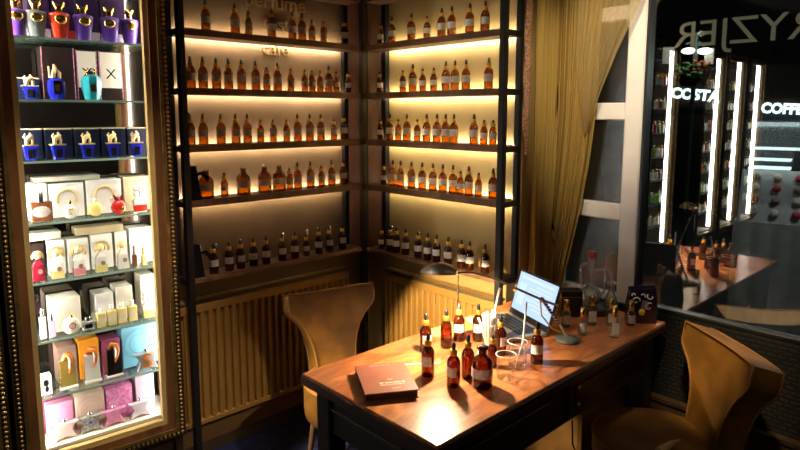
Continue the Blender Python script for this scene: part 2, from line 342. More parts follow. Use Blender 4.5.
# ------------------------------------------------------------------ radiators (thin-ribbed panels)
def radiator(label, length):
    r = empty('radiator', (0, 0, 0)); tag(r, label, 'radiator')
    # local: x along wall 0..length, front at y=0 facing -y, back at y=.065
    m = MB().box(0, length, .018, .05, .13, .715)
    m.rbox(0, length, .0, .05, .675, .722, .008).rbox(0, length, .0, .05, .125, .155, .006)
    n = int(length/.040)
    for k in range(n+1):
        x = .004+(length-.008)*k/n
        m.rbox(max(0, x-.012), min(length, x+.012), .001, .02, .14, .69, .005)
    m.build('ribbed_panel', M['radi'], r)
    MB().rbox(0, length, .0, .06, .722, .738, .003).build('top_grille', M['grille'], r)
    g = MB()
    for k in range(int(length/.02)): g.box(k*.02+.004, k*.02+.016, .006, .054, .738, .7395)
    g.build('grille_bars', M['radi'], r)
    g = MB()
    for x in (.12, length-.12): g.box(x-.02, x+.02, .05, .068, .2, .65)
    g.build('wall_bracket', M['grille'], r)
    return r
ra = radiator('long bronze radiator on the left wall behind the left chair', 1.04); ra.location = (1.06, 2.63, 0)
rb = radiator('brighter golden radiator on the right wall behind the desk lamp', .79); rb.rotation_euler = (0, 0, -PI/2); rb.location = (2.222, 2.475, 0)

# ------------------------------------------------------------------ dropper bottles
def bottle(kind, lab='grey', am='amber'):
    if kind == 'L': r, h, nk = .0208, .082, .008
    elif kind == 'S': r, h, nk = .0172, .066, .0075
    elif kind == 'A': r, h, nk = .0330, .082, .013
    s = r*.35
    if kind == 'A':
        o = MB().lathe([(r*.9, 0), (r, .003), (r, h-.008), (r*.93, h+.003), (r*.7, h+.014), (nk+.001, h+.021), (nk, h+.026), (nk, h+.040), (nk+.001, h+.042)], 20).build('apothecary_bottle', M[am])
        MB().lathe([(nk+.001, h+.040), (nk+.006, h+.042), (nk+.006, h+.048), (nk, h+.050)], 16).build('flared_lip', M['clear' if lab != 'stopper' else 'amberdk'], o)
    else:
        o = MB().lathe([(r*.9, 0), (r, .003), (r, h-.010), (r*.93, h-.001), (r*.72, h+.008), (nk+.002, h+.013), (nk, h+.017), (nk, h+.022)], 16).build('dropper_bottle', M[am])
        MB().lathe([(nk+.0028, h+.016), (nk+.0032, h+.018), (nk+.0032, h+.031), (nk+.001, h+.033)], 12).build('collar', M['goldp'], o)
        t = h+(.056 if kind == 'L' else .046)
        MB().lathe([(nk*.72, h+.033), (nk*.80, h+.038), (nk*.72, t-.006), (nk*.5, t-.001), (nk*.2, t)], 10).build('rubber_bulb', M['rubber'], o)
    z0, z1 = (h*.42, h*.80)
    if lab in ('grey', 'white', 'stopper'):
        MB().arcband(r+.0006, z0, z1, -1.15, 1.15, 10).build('paper_label', M['paper' if lab == 'grey' else 'paperw'], o)
    return o
ORD = ['first','second','third','fourth','fifth','sixth','seventh','eighth','ninth','tenth','eleventh','twelfth','thirteenth','fourteenth','fifteenth']
SHN = ['top','second','third','fourth','bottom']
P = {}
def place(key, mk, x, y, z, rot):
    if key in P: o = copy_tree(P[key])
    else: o = P[key] = mk()
    o.location = (x, y, z); o.rotation_euler = (0, 0, rot); return o
LX = [[(1.281,'L'),(1.424,'L'),(1.494,'S'),(1.618,'L'),(1.735,'L'),(1.793,'L'),(1.853,'S'),(1.926,'S'),(2.063,'L')],
 [(1.201,'L'),(1.258,'L'),(1.322,'L'),(1.382,'L'),(1.448,'L'),(1.523,'L'),(1.583,'S'),(1.644,'L'),(1.72,'S'),(1.804,'S'),(1.849,'S'),(1.900,'S'),(1.955,'L'),(2.005,'S'),(2.085,'S')],
 [(1.188,'L'),(1.249,'L'),(1.335,'L'),(1.41,'L'),(1.471,'L'),(1.541,'S'),(1.612,'S'),(1.689,'S'),(1.755,'L'),(1.829,'L'),(1.899,'L'),(1.984,'S'),(2.052,'L')],
 [(1.253,'A'),(1.343,'S'),(1.441,'A'),(1.556,'A'),(1.639,'A'),(1.700,'S'),(1.750,'L'),(1.829,'L'),(1.898,'S'),(1.966,'L'),(2.045,'L')],
 [(1.268,'L'),(1.346,'L'),(1.406,'L'),(1.475,'L'),(1.545,'L'),(1.637,'L'),(1.714,'L'),(1.784,'S'),(1.865,'L'),(1.933,'L'),(2.022,'L')]]
RX = [[(2.467,'S'),(2.38,'L'),(2.234,'L'),(2.125,'S'),(2.028,'L'),(1.964,'L'),(1.853,'L'),(1.764,'L')],
 [(2.475,'S'),(2.296,'S'),(2.223,'L'),(2.152,'S'),(2.076,'S'),(1.997,'L'),(1.939,'L'),(1.871,'L'),(1.738,'L')],
 [(2.47,'S'),(2.396,'L'),(2.329,'S'),(2.265,'L'),(2.189,'S'),(2.123,'L'),(2.053,'L'),(1.995,'L'),(1.942,'L'),(1.818,'L'),(1.759,'S'),(1.707,'S')],
 [(2.445,'S'),(2.372,'L'),(2.312,'L'),(2.23,'L'),(2.152,'L'),(2.078,'L'),(2.01,'L'),(1.943,'L'),(1.896,'S'),(1.844,'L'),(1.785,'S'),(1.701,'L')],
 [(2.448,'S'),(2.377,'L'),(2.328,'L'),(2.258,'L'),(2.166,'L'),(2.096,'L'),(2.034,'L'),(1.958,'L'),(1.871,'L'),(1.82,'L'),(1.728,'L')]]
KW = {'L': 'tall amber dropper bottle', 'S': 'small amber dropper bottle', 'A': 'wide amber apothecary bottle'}
for side, rows in (('left', LX), ('right', RX)):
    for i, row in enumerate(rows):
        for k, (c, kd) in enumerate(row):
            d = 2.606 if i < 4 else 2.592
            dk = 'amberdk' if i == 4 else 'amber'  # bottom row has no backlight: that shade is put into a darker glass
            rot = R.uniform(-.4, .4)
            lb = 'grey' if side == 'left' else 'white'
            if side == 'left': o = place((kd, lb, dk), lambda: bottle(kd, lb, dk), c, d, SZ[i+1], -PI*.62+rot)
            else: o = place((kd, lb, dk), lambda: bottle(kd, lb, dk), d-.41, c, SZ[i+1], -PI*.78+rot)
            tag(o, f'{KW[kd]} on the {SHN[i]} shelf of the {side} rack, {ORD[k]} from the left', 'bottle', f'bottles on the {SHN[i]} shelf of the {side} rack')
# clear bottles with silver caps at the back of the bottom shelves
def clear_bottle():
    o = MB().lathe([(.011, 0), (.012, .003), (.012, .085), (.009, .093), (.006, .097)], 12).build('clear_bottle', M['clear'])
    MB().lathe([(.0085, .096), (.009, .098), (.009, .125), (.006, .127)], 10).build('silver_cap', M['silver'], o)
    return o
for k, x in enumerate((1.225, 1.307, 1.44, 1.676, 1.825, 1.899, 1.975)):
    o = place('clear', clear_bottle, x, 2.645, SZ[5], 0); tag(o, f'clear silver-capped bottle behind the bottom row of the left rack, {ORD[k]} from the left', 'bottle', 'silver-capped bottles on the left rack')
for k, y in enumerate((2.42, 2.213, 1.995)):
    o = place('clear', clear_bottle, 2.234, y, SZ[5], 0); tag(o, f'clear silver-capped bottle behind the bottom row of the right rack, {ORD[k]} from the left', 'bottle', 'silver-capped bottles on the right rack')
# black gift bags at the left end
for z, lab, h in ((SZ[4], 'black gift bag with ribbon on the fourth shelf, left end of the left rack', .15), (SZ[5], 'black gift bag with ribbon on the bottom shelf, left end of the left rack', .145)):
    b = tag(MB().loft([[(1.158, 2.560, z), (1.208, 2.560, z), (1.208, 2.650, z), (1.158, 2.650, z)], [(1.161, 2.585, z+h), (1.200, 2.585, z+h), (1.200, 2.62, z+h), (1.161, 2.62, z+h)]], True, False).build('gift_bag', M['blackbag']), lab, 'bag')
    m = MB(); pts = [(1.198, 2.575, z+h-.035), (1.212, 2.560, z+h-.030), (1.226, 2.556, z+h-.045), (1.238, 2.553, z+h-.062)]
    m.loft([[(x-.007, y-.001, q-.007), (x+.007, y-.001, q+.007), (x+.007, y, q+.007), (x-.007, y, q-.007)] for x, y, q in pts], True, False)
    m.build('ribbon', M['blackbag'], b)

# ------------------------------------------------------------------ table
TX0, TX1, TY0, TY1, TZ = 1.082, 2.462, 1.000, 1.612, .75
tb = tag(empty('writing_table', (1.08, 1.0, 0)), 'long dark wooden table with a glossy reddish top and black legs', 'table')
put(MB().rbox(TX0, TX1, TY0, TY1, TZ-.012, TZ, .003).build('tabletop', M['ttop']), tb)
put(MB().rbox(TX0-.002, TX1+.001, TY0-.002, TY1+.002, TZ-.040, TZ-.010, .003).build('top_moulding', M['tdark']), tb)
for x in (TX0+.035, TX1-.105):
    for y in (TY0+.03, TY1-.10): put(MB().rbox(x, x+.07, y, y+.07, .0035, TZ-.04, .004).build('leg', M['tblack']), tb)
ap = put(MB().box(TX0+.05, TX0+.075, TY0+.10, TY1-.10, .56, TZ-.04).build('end_apron', M['tblack']), tb)
o = MB().box(TX0+.04, TX0+.05, TY0+.10, TY1-.10, .645, .650).build('apron_moulding', M['grille']); put(o, tb)
put(MB().box(TX0+.105, TX1-.105, TY0+.035, TY0+.055, .55, TZ-.04).build('front_apron', M['tdark']), tb)
put(MB().box(TX0+.105, TX1-.105, TY1-.055, TY1-.035, .55, TZ-.04).build('rear_apron', M['tdark']), tb)
put(MB().box(TX1-.075, TX1-.05, TY0+.10, TY1-.10, .55, TZ-.04).build('end_apron', M['tdark']), tb)
for k, (x0, x1) in enumerate(((1.22, 1.68), (1.76, 2.32))):
    d = put(MB().rbox(x0, x1, TY0+.022, TY0+.036, .575, TZ-.052, .004).rbox(x0+.035, x1-.035, TY0+.017, TY0+.024, .60, TZ-.075, .003).build('drawer', M['tdark']), tb)
    if k == 1:
        for z in (.60+.01, .672):
            MB().ball((x0+.045, TY0+.012, z), .007).build('knob', M['pewter'], d)

# ------------------------------------------------------------------ chairs
def chair(label, cx, cy, th):
    r = tag(empty('velvet_chair', (cx, cy, 0), th), label, 'chair')     # local +x = forward
    rs = .216
    s = MB().lathe([(rs*.93, .285), (rs*.985, .30), (rs, .34), (rs, .425), (rs*.985, .440)], 40)
    s.lathe([(rs*.985, .440), (rs*.93, .452), (rs*.7, .459), (.02, .4617), (.0005, .462)], 40, cap=False)
    s.build('seat', M['velvet'], r)
    MB().tube([(rs*.992*math.cos(a), rs*.992*math.sin(a), .441) for a in [2*PI*i/48 for i in range(49)]], .005, 6).build('seat_piping', M['piping'], r)
    prof = [(.30, .100), (.40, .098), (.456, .097), (.52, .103), (.57, .113), (.62, .133), (.66, .160), (.69, .188), (.712, .207), (.73, .213), (.76, .214), (.788, .214)]
    rows_f, rows_b = [], []
    nc = 10
    for z, w in prof:
        lean = .076*max(0, (z-.40)/.39)
        f_, b_ = [], []
        for j in range(nc+1):
            u = -1+2*j/nc
            wing = .030*(abs(u*w)/.214)**2
            zz = z + (.010*abs(u)**2 if z > .78 else 0)
            xb = -rs*.75-lean+wing
            f_.append((xb, u*w, zz)); b_.append((xb-.098, u*w, zz-.030*max(0, (z-.40)/.39)))
        rows_f.append(f_); rows_b.append(b_)
    rings = [f_+b_[::-1] for f_, b_ in zip(rows_f, rows_b)]
    bk = MB().loft(rings, True, True).build('backrest', M['velvet'], r)
    e = bk.modifiers.new('edge', 'EDGE_SPLIT'); e.split_angle = .9
    for sgn, rows in ((0, rows_f), (1, rows_b)):
        pts = [q[0] for q in rows] + rows[-1][1:-1] + [q[-1] for q in rows][::-1]
        MB().tube([(p[0]+(.002 if sgn == 0 else -.002), p[1], p[2]) for p in pts], .0045, 6).build('back_piping', M['piping'], bk)
    for sx, sy in ((1, 1), (1, -1), (-1, 1), (-1, -1)):
        a = (.125*sx, .125*sy, .29); b = (.165*sx, .15*sy, .0035)
        MB().tube([a, ((a[0]+b[0])/2, (a[1]+b[1])/2, .145), b], [.017, .014, .010], 10).build('leg', M['legw'], r)
    return r
chair('gold velvet wing-back chair at the left end of the table, in front of the radiator', 1.606, 1.994, -1.79)
chair('gold velvet wing-back chair in the right foreground with its seat under the table edge', 2.093, .866, 2.426)
pf = tag(MB().rbox(2.055, 2.44, 1.14, 1.46, .03, .425, .012).build('pouf', M['velvet']), 'square gold velvet pouf under the table beside the right chair', 'pouf')
MB().box(2.07, 2.43, 1.155, 1.445, 0, .03).build('plinth', M['tblack'], pf)
tag(MB().tube([(1.935, .785, .479), (1.97, .784, .4785), (2.03, .780, .476), (2.086, .774, .472)], [.016, .015, .011, .0015], 8).build('wooden_stick', M['skin_wood']), 'pale pointed wooden stick lying on the right chair seat', 'stick')

# ------------------------------------------------------------------ table: bottles, glassware
TB = [(1.511,1.458,'L','white','amber bottle with white label at the left back of the table group',.5),
 (1.376,1.317,'L','white','leftmost amber dropper bottle of the table group, closest to the book',-.75),
 (1.599,1.439,'L','none','amber dropper bottle without visible label, in the back row of the table group',0),
 (1.686,1.453,'L','white','amber bottle with broad white label at the back edge of the table near the radiator',.1),
 (1.738,1.402,'L','white','amber bottle with broad white label beside the cup of white pipettes',.1),
 (1.376,1.206,'L','white','front amber dropper bottle left of the wide apothecary bottle, nearest the table edge',-.95),
 (1.459,1.217,'L','none','amber dropper bottle just behind the wide apothecary bottle',0),
 (1.441,1.143,'A','stopper','wide amber apothecary bottle with dark stopper at the front of the table group',-.6),
 (1.584,1.215,'S','none','small amber dropper bottle between the apothecary bottle and the beakers',0),
 (1.690,1.262,'L','white','amber dropper bottle standing in front of the cup of white pipettes',.9),
 (1.722,1.130,'L','white','amber dropper bottle on the right of the beakers, in front of the laptop',-.25)]
for x, y, kd, lb, lab, rot in TB:
    o = place((kd, lb, 'amberT'), lambda: bottle(kd, lb, 'ambertb'), x, y, TZ, -PI*.72+rot)
    if kd == 'L': o.scale = (1.04, 1.04, 1.04)
    if kd == 'A' and 'st' not in P:
        P['st'] = MB().lathe([(.012, .118), (.0135, .122), (.0135, .131), (.008, .134)], 12).build('stopper', M['rubber'], o)
    tag(o, lab, 'bottle', 'amber bottles on the table')
def beaker(r, h):
    o = MB().lathe([(r*.93, 0), (r, .004), (r, h-.006), (r*1.03, h-.002), (r*1.06, h)], 24, cap=False).lathe([(.001, .0015), (r*.93, .0015)], 24, cap=False).build('beaker', M['clear'])
    MB().tube([(r*1.05*math.cos(a), r*1.05*math.sin(a), h) for a in [2*PI*i/24 for i in range(25)]], .0014, 5).build('rim', M['frost'], o)
    m = MB()
    for k in range(4): m.arcband(r+.0006, h*.25+k*.009, h*.25+k*.009+.0016, -2.3, -1.95+.1*(k%2), 3)
    m.build('measuring_marks', M['white'], o)
    return o
for x, y, r, h, lab in ((1.543, 1.128, .031, .080, 'empty glass beaker right of the wide apothecary bottle, front'), (1.655, 1.163, .032, .083, 'glass beaker holding a leaning pipette, beside the right amber bottle')):
    o = beaker(r, h); o.location = (x, y, TZ+.0002); tag(o, lab, 'beaker')
cup = beaker(.027, .085); cup.location = (1.722, 1.337, TZ+.0002); tag(cup, 'glass cup stuffed with white plastic pipettes', 'cup')
n = 0
for k in range(15):
    a = k*2.4; rr = .004+.0012*k
    bx, by = 1.722+rr*.6*math.cos(a), 1.337+rr*.6*math.sin(a)
    tx, ty = 1.722+rr*2.1*math.cos(a)+.004, 1.337+rr*2.1*math.sin(a)
    tag(MB().tube([(bx, by, TZ+.004), ((bx+tx)/2, (by+ty)/2, TZ+.07), (tx, ty, TZ+.118+.014*math.sin(k*1.7))], [.003, .0042, .0052], 6).build('pipette', M['frost']), 'white plastic pipette standing in the glass cup', 'pipette', 'pipettes in the glass cup')
tag(MB().tube([(1.640, 1.160, TZ+.004), (1.668, 1.150, TZ+.09), (1.705, 1.137+.03, TZ+.21)], [.0018, .003, .004], 6).build('pipette', M['white']), 'long pale pipette leaning in the beaker', 'pipette')
tag(MB().tube([(1.733, 1.345, TZ+.005), (1.745, 1.335, TZ+.12), (1.765, 1.325, TZ+.215)], [.003, .0045, .005], 6).build('glass_tube', M['frost']), 'tall bluish glass tube standing up from the pipette cup', 'tube')
o = tag(MB().lathe([(.022, 0), (.025, .002), (.026, .022)], 4, smooth=False, cap=False, ph=.3).lathe([(.001, .001), (.022, .001)], 4, cap=False, ph=.3).build('glass_dish', M['clear'], None, (1.510, 1.372, TZ+.0003)), 'small square glass dish between the amber bottles', 'dish')
for x0, y0, x1, y1, lab in ((1.315, 1.475, 1.475, 1.355, 'white paper scent strip lying behind the book'), (1.560, 1.300, 1.590, 1.345, 'short white scent strip between the amber bottles'), (1.590, 1.275, 1.650, 1.330, 'white scent strip leaning near the pipette cup')):
    d = Vector((x1-x0, y1-y0, 0)).normalized(); nn = Vector((-d.y, d.x, 0))*.003
    zt = TZ+.0022
    tag(MB().loft([[(x0-nn.x, y0-nn.y, TZ+.0004), (x0+nn.x, y0+nn.y, TZ+.0004), (x0+nn.x, y0+nn.y, zt-.0006), (x0-nn.x, y0-nn.y, zt-.0006)], [(x1-nn.x, y1-nn.y, TZ+.0004), (x1+nn.x, y1+nn.y, TZ+.0004), (x1+nn.x, y1+nn.y, zt-.0006), (x1-nn.x, y1-nn.y, zt-.0006)]], True, False).build('scent_strip', M['white']), lab, 'strip')

# book
bc = Vector((1.224, 1.357, TZ)); ba = math.radians(-31)
bk = tag(empty('book', bc, ba), 'thick rust-brown closed book with pale printed title, lying on the table', 'book')
BW, BH = .166, .212
MB().rbox(-BW/2, BW/2, -BH/2, BH/2, .0225, .027, .0012).rbox(-BW/2, BW/2, -BH/2, BH/2, .0005, .004, .0012).build('cover', M['book'], bk)
MB().box(-BW/2+.003, BW/2-.004, -BH/2+.003, BH/2-.003, .004, .0225).build('pages', M['bookd'], bk)
t = MB(); rr = random.Random(3)
def glyphs(x0, x1, y, h, gap):
    x = x0
    while x < x1:
        w = rr.uniform(.5, .9)*h
        t.box(x, x+w*.28, y, y+h, .027, .0274); t.box(x, x+w, y+(h*.8 if rr.random() < .5 else 0), y+h*(1 if rr.random() < .5 else .2)+.0004, .027, .0274)
        if rr.random() < .6: t.box(x+w*.72, x+w, y, y+h, .027, .0274)
        x += w+gap
glyphs(-.026, .050, -.047, .0095, .0022); glyphs(-.026, .050, -.059, .0055, .0018); glyphs(.004, .030, -.084, .0035, .0012)
t.build('printed_title', M['cream'], bk)
t = MB(); glyphs(.002, .020, -.020, .004, .0015); t.build('printed_mark', M['cream'], bk)
t = MB(); glyphs(-.035, .03, .090, .003, .002); t.build('printed_heading', M['cream'], bk)

# desk lamp
lp = tag(empty('desk_lamp', (1.978, 1.166, TZ)), 'pewter desk lamp with a long thin arm and leaf-shaped lit head', 'lamp')
put(MB().lathe([(.043, TZ), (.046, TZ+.003), (.045, TZ+.010), (.02, TZ+.016), (.008, TZ+.022)], 28, m=Matrix.Translation((1.978, 1.166, 0))).build('base', M['dgrey']), lp)
put(MB().tube([(1.978, 1.166, TZ+.015), (1.966, 1.192, TZ+.06), (1.945, 1.225, TZ+.11), (1.930, 1.248, TZ+.15)], .0055, 8).build('pole', M['pewter']), lp)
put(MB().tube([(1.968, 1.186, TZ+.03), (1.932, 1.205, TZ+.05), (1.905, 1.235, TZ+.10), (1.915, 1.248, TZ+.148)], .003, 6).build('cable', M['goldp']), lp)
sp = MB()
for k in range(8): sp.lathe([(.006, -.003), (.0085, 0), (.006, .003)], 8, m=Matrix.Translation((1.963-.0036*k, 1.197+.0058*k, TZ+.065+.010*k)))
put(sp.build('spring', M['rubber']), lp)
H0, H1 = Vector((1.519, 1.321, 1.066)), Vector((1.458, 1.432, 1.060))
piv = Vector((1.928, 1.250, .902)); end = Vector((2.00, 1.225, .868))
arm = [end, piv, Vector((1.80, 1.272, .965)), Vector((1.68, 1.290, 1.025)), Vector((1.58, 1.308, 1.060)), Vector((1.53, 1.318, 1.068)), H0]
put(MB().tube(arm, [.005]*2+[.0045]*5, 8).build('arm', M['pewter']), lp)
put(MB().ball(piv, .011).build('pivot', M['silver']), lp)
ax = (H1-H0).normalized(); sd = ax.cross(Vector((0, 0, 1))).normalized()
rings = []; rin = []
L = (H1-H0).length
for k in range(11):
    q = k/10; w = .034*math.sin(PI*min(1, .16+.80*q))**.75*(1 if q < .9 else .8); hgt = .036*math.sin(PI*min(1, .10+.86*q))**.8
    c = H0+ax*(L*q)
    rings.append([tuple(c+sd*(w*math.cos(a))+Vector((0, 0, hgt*math.sin(a)))) for a in [PI*j/12 for j in range(13)]])
    rin.append([tuple(c+sd*(w*.94*math.cos(a))+Vector((0, 0, -.0015+hgt*.86*math.sin(a)))) for a in [PI*j/12 for j in range(13)]])
hd = MB().loft(rings, False, True, closed=False).loft([r_[::-1] for r_ in rin], False, True, closed=False)
hd.loft([[a[0] for a in rings], [a[0] for a in rin]], False, False, closed=False).loft([[a[-1] for a in rings], [a[-1] for a in rin]], False, False, closed=False)
hd = put(hd.build('lamp_shade', M['pewter']), lp)
le = MB()
for q in (.30, .45, .60): le.ball(tuple(H0+ax*(L*q)+Vector((0, 0, .001))), (.011, .011, .004))
le.build('led_bulbs', M['lampled'], lp).matrix_parent_inverse = Matrix.Translation(lp.location).inverted()
put(MB().tube([H0+Vector((.004, -.002, -.006)), H0+Vector((.004, -.002, -.115))], .0022, 6).build('thin_rod', M['silver']), lp)  # thin vertical rod below the lamp head
for q in (.45,):
    ld = bpy.data.lights.new('desk_lamp_beam', 'SPOT'); ld.energy = 31; ld.color = (1, .80, .52); ld.spot_size = 2.62; ld.spot_blend = .5; ld.shadow_soft_size = .012
    lo = bpy.data.objects.new('desk_lamp_beam', ld); COL.objects.link(lo); lo.location = H0+ax*(L*q)+Vector((0, 0, -.008))

# laptop
hl, hr = Vector((2.062, 1.502, TZ)), Vector((1.957, 1.240, TZ))
du = (hr-hl); WL = du.length; du.normalize(); dv = Vector((du.y, -du.x, 0))
if dv.x > 0: dv = -dv
lt = empty('laptop', (hl+hr)/2, 0); tag(lt, 'open dark laptop with a glowing pale blue screen on the table', 'laptop')
mtx = Matrix(((du.x, dv.x, 0, 0), (du.y, dv.y, 0, 0), (0, 0, 1, 0), (0, 0, 0, 1)))
if mtx.determinant() < 0: mtx = Matrix(((-du.x, dv.x, 0, 0), (-du.y, dv.y, 0, 0), (0, 0, 1, 0), (0, 0, 0, 1)))
W2 = WL/2
bs = MB().rbox(-W2, W2, .0, .205, .001, .016, .003, mtx).build('keyboard_base', M['laps'], lt)
km = MB()
for i in range(13):
    for j in range(5): km.box(-W2+.02+i*(WL-.04)/13, -W2+.02+(i+.82)*(WL-.04)/13, .022+j*.019, .022+j*.019+.015, .016, .0175, mtx)
km.build('keys', M['keys'], bs)
MB().box(-.045, .045, .128, .19, .016, .0166, mtx).build('touchpad', M['dgrey'], bs)
til = mtx @ Matrix.Translation((0, -.002, .014)) @ Matrix.Rotation(math.radians(17), 4, 'X')
ld_ = MB().rbox(-W2, W2, -.008, 0, 0, .192, .003, til).build('lid', M['lapd'], lt)
MB().box(-W2+.010, W2-.010, .0003, .0012, .024, .183, til).build('screen', M['screen'], ld_)
m = MB(); m.box(-W2+.03, W2-.03, .0013, .0015, .160, .171, til)
for k in range(7): m.box(-W2+.03, -W2+.03+(.16 if k % 3 else .11),   .0013, .0015, .142-k*.015, .147-k*.015, til)
m.box(W2-.075, W2-.03, .0013, .0015, .05, .14, til); m.build('screen_lines', M['screenl'], ld_)

# perfume bottles at the far end of the table
def flask(h, w, label=True, square=False):
    if square: o = MB().rbox(-w, w, -w*.8, w*.8, 0, h, .003).build('perfume_bottle', M['clear'])
    else: o = MB().lathe([(w*.9, 0), (w, .003), (w, h-.006), (w*.7, h)], 14).build('perfume_bottle', M['clear'])
    if square: MB().box(-w*.8, w*.8, -w*.62, w*.62, .004, h*.5).build('liquid', M['liq'], o)
    else: MB().lathe([(w*.8, .004), (w*.8, h*.45)], 12).build('liquid', M['liq'], o)
    MB().lathe([(w*.55, h), (w*.6, h+.002), (w*.6, h+.038), (w*.4, h+.040)], 12).build('gold_cap', M['gold'], o)
    if label:
        if square: MB().box(-w*.8, w*.8, -w*.8-.0008, -w*.8-.0002, h*.2, h*.75).build('paper_label', M['paperw'], o)
        else: MB().arcband(w+.0006, h*.2, h*.75, -PI/2-.9, -PI/2+.9, 6).build('paper_label', M['paper'], o)
    return o
for x, y, h, w, sq, lab in ((2.114, 1.255, .060, .017, False, 'gold-capped perfume bottle right beside the laptop screen'),
    (2.084, 1.165, .058, .017, False, 'round gold-capped perfume bottle in front of the dark box'),
    (2.207, 1.196, .072, .018, True, 'tall square gold-capped perfume bottle in the middle row'),
    (2.262, 1.140, .062, .018, True, 'gold-capped perfume bottle in front of the distilling glass'),
    (2.144, 1.064, .072, .0165, True, 'square clear perfume bottle with pale label nearest the table edge'),
    (2.318, 1.082, .055, .017, False, 'gold-capped perfume bottle next to the dark purple bag'),
    (2.165, 1.350, .080, .013, False, 'slim gold-capped perfume bottle standing behind the laptop screen')):
    o = flask(h, w, True, sq); o.scale = (1.08, 1.08, 1.12); o.location = (x, y, TZ); o.rotation_euler = (0, 0, -.75); tag(o, lab, 'perfume bottle', 'gold-capped perfume bottles on the table')
bx = tag(MB().rbox(-.045, .045, -.028, .028, 0, .115, .003).build('perfume_box', M['tblack'], None, (2.248, 1.318, TZ), -.75), 'tall dark blue-black box between the laptop and the distilling glass', 'box')
MB().box(-.0455, .0455, -.0285, .0285, .085, .088).build('gold_line', M['fr_gold'], bx)
# dark purple foil bag
bag = empty('gift_bag', (2.392, 1.076, TZ), -.80); tag(bag, 'dark purple glossy bag with white swirls and a yellow ball at the table end', 'bag')
MB().loft([[(-.055, -.026, 0), (.055, -.026, 0), (.055, .026, 0), (-.055, .026, 0)], [(-.058, -.028, .05), (.058, -.028, .05), (.058, .028, .05), (-.058, .028, .05)], [(-.052, -.016, .13), (.052, -.016, .145), (.052, .012, .145), (-.052, .012, .13)], [(-.056, -.004, .150), (.050, -.004, .155), (.050, 0, .155), (-.056, 0, .150)]], True, False).build('bag_body', M['purplebag'], bag)
sw = MB()
for cx, cz, r0, a0, a1 in ((-.030, .095, .017, 0, 5.5), (.022, .070, .018, 1, 6), (.030, .112, .016, 2.5, 6.5), (-.005, .115, .013, -.5, 2.4), (-.042, .118, .009, 0, 4)):
    sw.tube([(cx+r0*(1-.07*i)*math.cos(a0+(a1-a0)*i/9), -.0285+(cz-.05)*.10, cz+r0*(1-.07*i)*math.sin(a0+(a1-a0)*i/9)) for i in range(10)], .0028, 5)
sw.build('white_swirls', M['white'], bag)
MB().prism([(-.012, .055), (.022, .060), (.018, .095), (-.005, .098)], -.0285, -.0265).build('rose_patch', M['rose'], bag)
MB().ball((-.008, -.035, .050), (.014, .010, .014)).build('yellow_ball', M['lemon'], bag)
# distilling glass on a wooden tray
ds = empty('distilling_glass', (2.372, 1.275, TZ)); ds.scale = (1.55,)*3; tag(ds, 'small glass distilling apparatus with red stopper on a wooden tray', 'glassware')
MB().lathe([(.050, 0), (.053, .003), (.053, .013), (.050, .0165)], 28).build('wooden_tray', M['tdark'], ds)
MB().lathe([(.001, .018), (.018, .019), (.027, .030), (.030, .045), (.026, .060), (.014, .072), (.009, .080), (.009, .150), (.011, .153)], 18, m=Matrix.Translation((-.008, .008, 0)), cap=False).build('round_flask', M['clearer'], ds)
MB().lathe([(.008, .150), (.011, .156), (.012, .170), (.008, .172)], 12, m=Matrix.Translation((-.008, .008, 0))).build('stopper', M['cork'], ds)
MB().lathe([(.001, .018), (.020, .019), (.022, .024), (.010, .055), (.008, .070), (.013, .085)], 16, m=Matrix.Translation((.030, -.034, 0)), cap=False).build('cone_flask', M['clearer'], ds)
MB().lathe([(.001, .018), (.014, .019), (.020, .032), (.016, .048), (.008, .056), (.008, .062)], 16, m=Matrix.Translation((-.038, .014, 0)), cap=False).build('side_flask', M['clearer'], ds)
gt = MB().tube([(-.038, .014, .060), (-.044, .020, .11), (-.044, .020, .132), (-.036, .016, .138), (-.008, .008, .138)], .0045, 8)
gt.tube([(-.008, .008, .12), (.010, -.012, .118), (.024, -.024, .125), (.030, -.034, .105), (.030, -.034, .078)], .0045, 8)
gt.tube([(-.004, -.002, .03), (.012, -.022, .06), (.014, -.024, .16), (.030, -.040, .172)], .004, 8)
gt.build('glass_tubes', M['clearer'], ds)
# hanging cable
cb = [(1.80, 1.03, .549), (1.79, 1.02, .47), (1.80, .99, .40), (1.83, .97, .40), (1.84, .975, .45), (1.815, .98, .475), (1.79, .99, .44), (1.77, 1.0, .36), (1.76, 1.0, .2), (1.78, 1.02, .012), (1.9, 1.1, .006)]
tag(MB().tube(cb, .003, 6).build('power_cable', M['rubber']), 'black looped cable hanging under the table before the pouf', 'cable')

# ------------------------------------------------------------------ curtains
def curtain(name, mt, path_fn, z0, z1, label, nz=26, nu=150, folds=13, amp=.014):
    v, f = [], []
    for i in range(nz+1):
        z = z0+(z1-z0)*i/nz
        for j in range(nu+1):
            u = j/nu
            (x, y), (nx, ny) = path_fn(u, z)
            a = amp*(.5+.5*math.sin(3.1*u*4+1.3))*math.sin(2*PI*folds*u+.5*math.sin(2.2*z+u*5)) + .4*amp*math.sin(2*PI*folds*2.3*u+z)
            v.append((x+nx*a, y+ny*a, z))
    for i in range(nz):
        for j in range(nu): f.append((i*(nu+1)+j, i*(nu+1)+j+1, (i+1)*(nu+1)+j+1, (i+1)*(nu+1)+j))
    m = MB(); m.add(v, f, True); return tag(m.build(name, mt), label, 'curtain')
def interp(z, tab):
    for (a, b), (c, d) in zip(tab, tab[1:]):
        if z <= c: return b+(d-b)*max(0, (z-a))/(c-a)
    return tab[-1][1]
YR = [(.76, 1.505), (.80, 1.50), (1.155, 1.424), (1.40, 1.385), (1.62, 1.365), (2.05, 1.36), (2.5, 1.33)]
YL = [(.76, 1.56), (2.5, 1.575)]
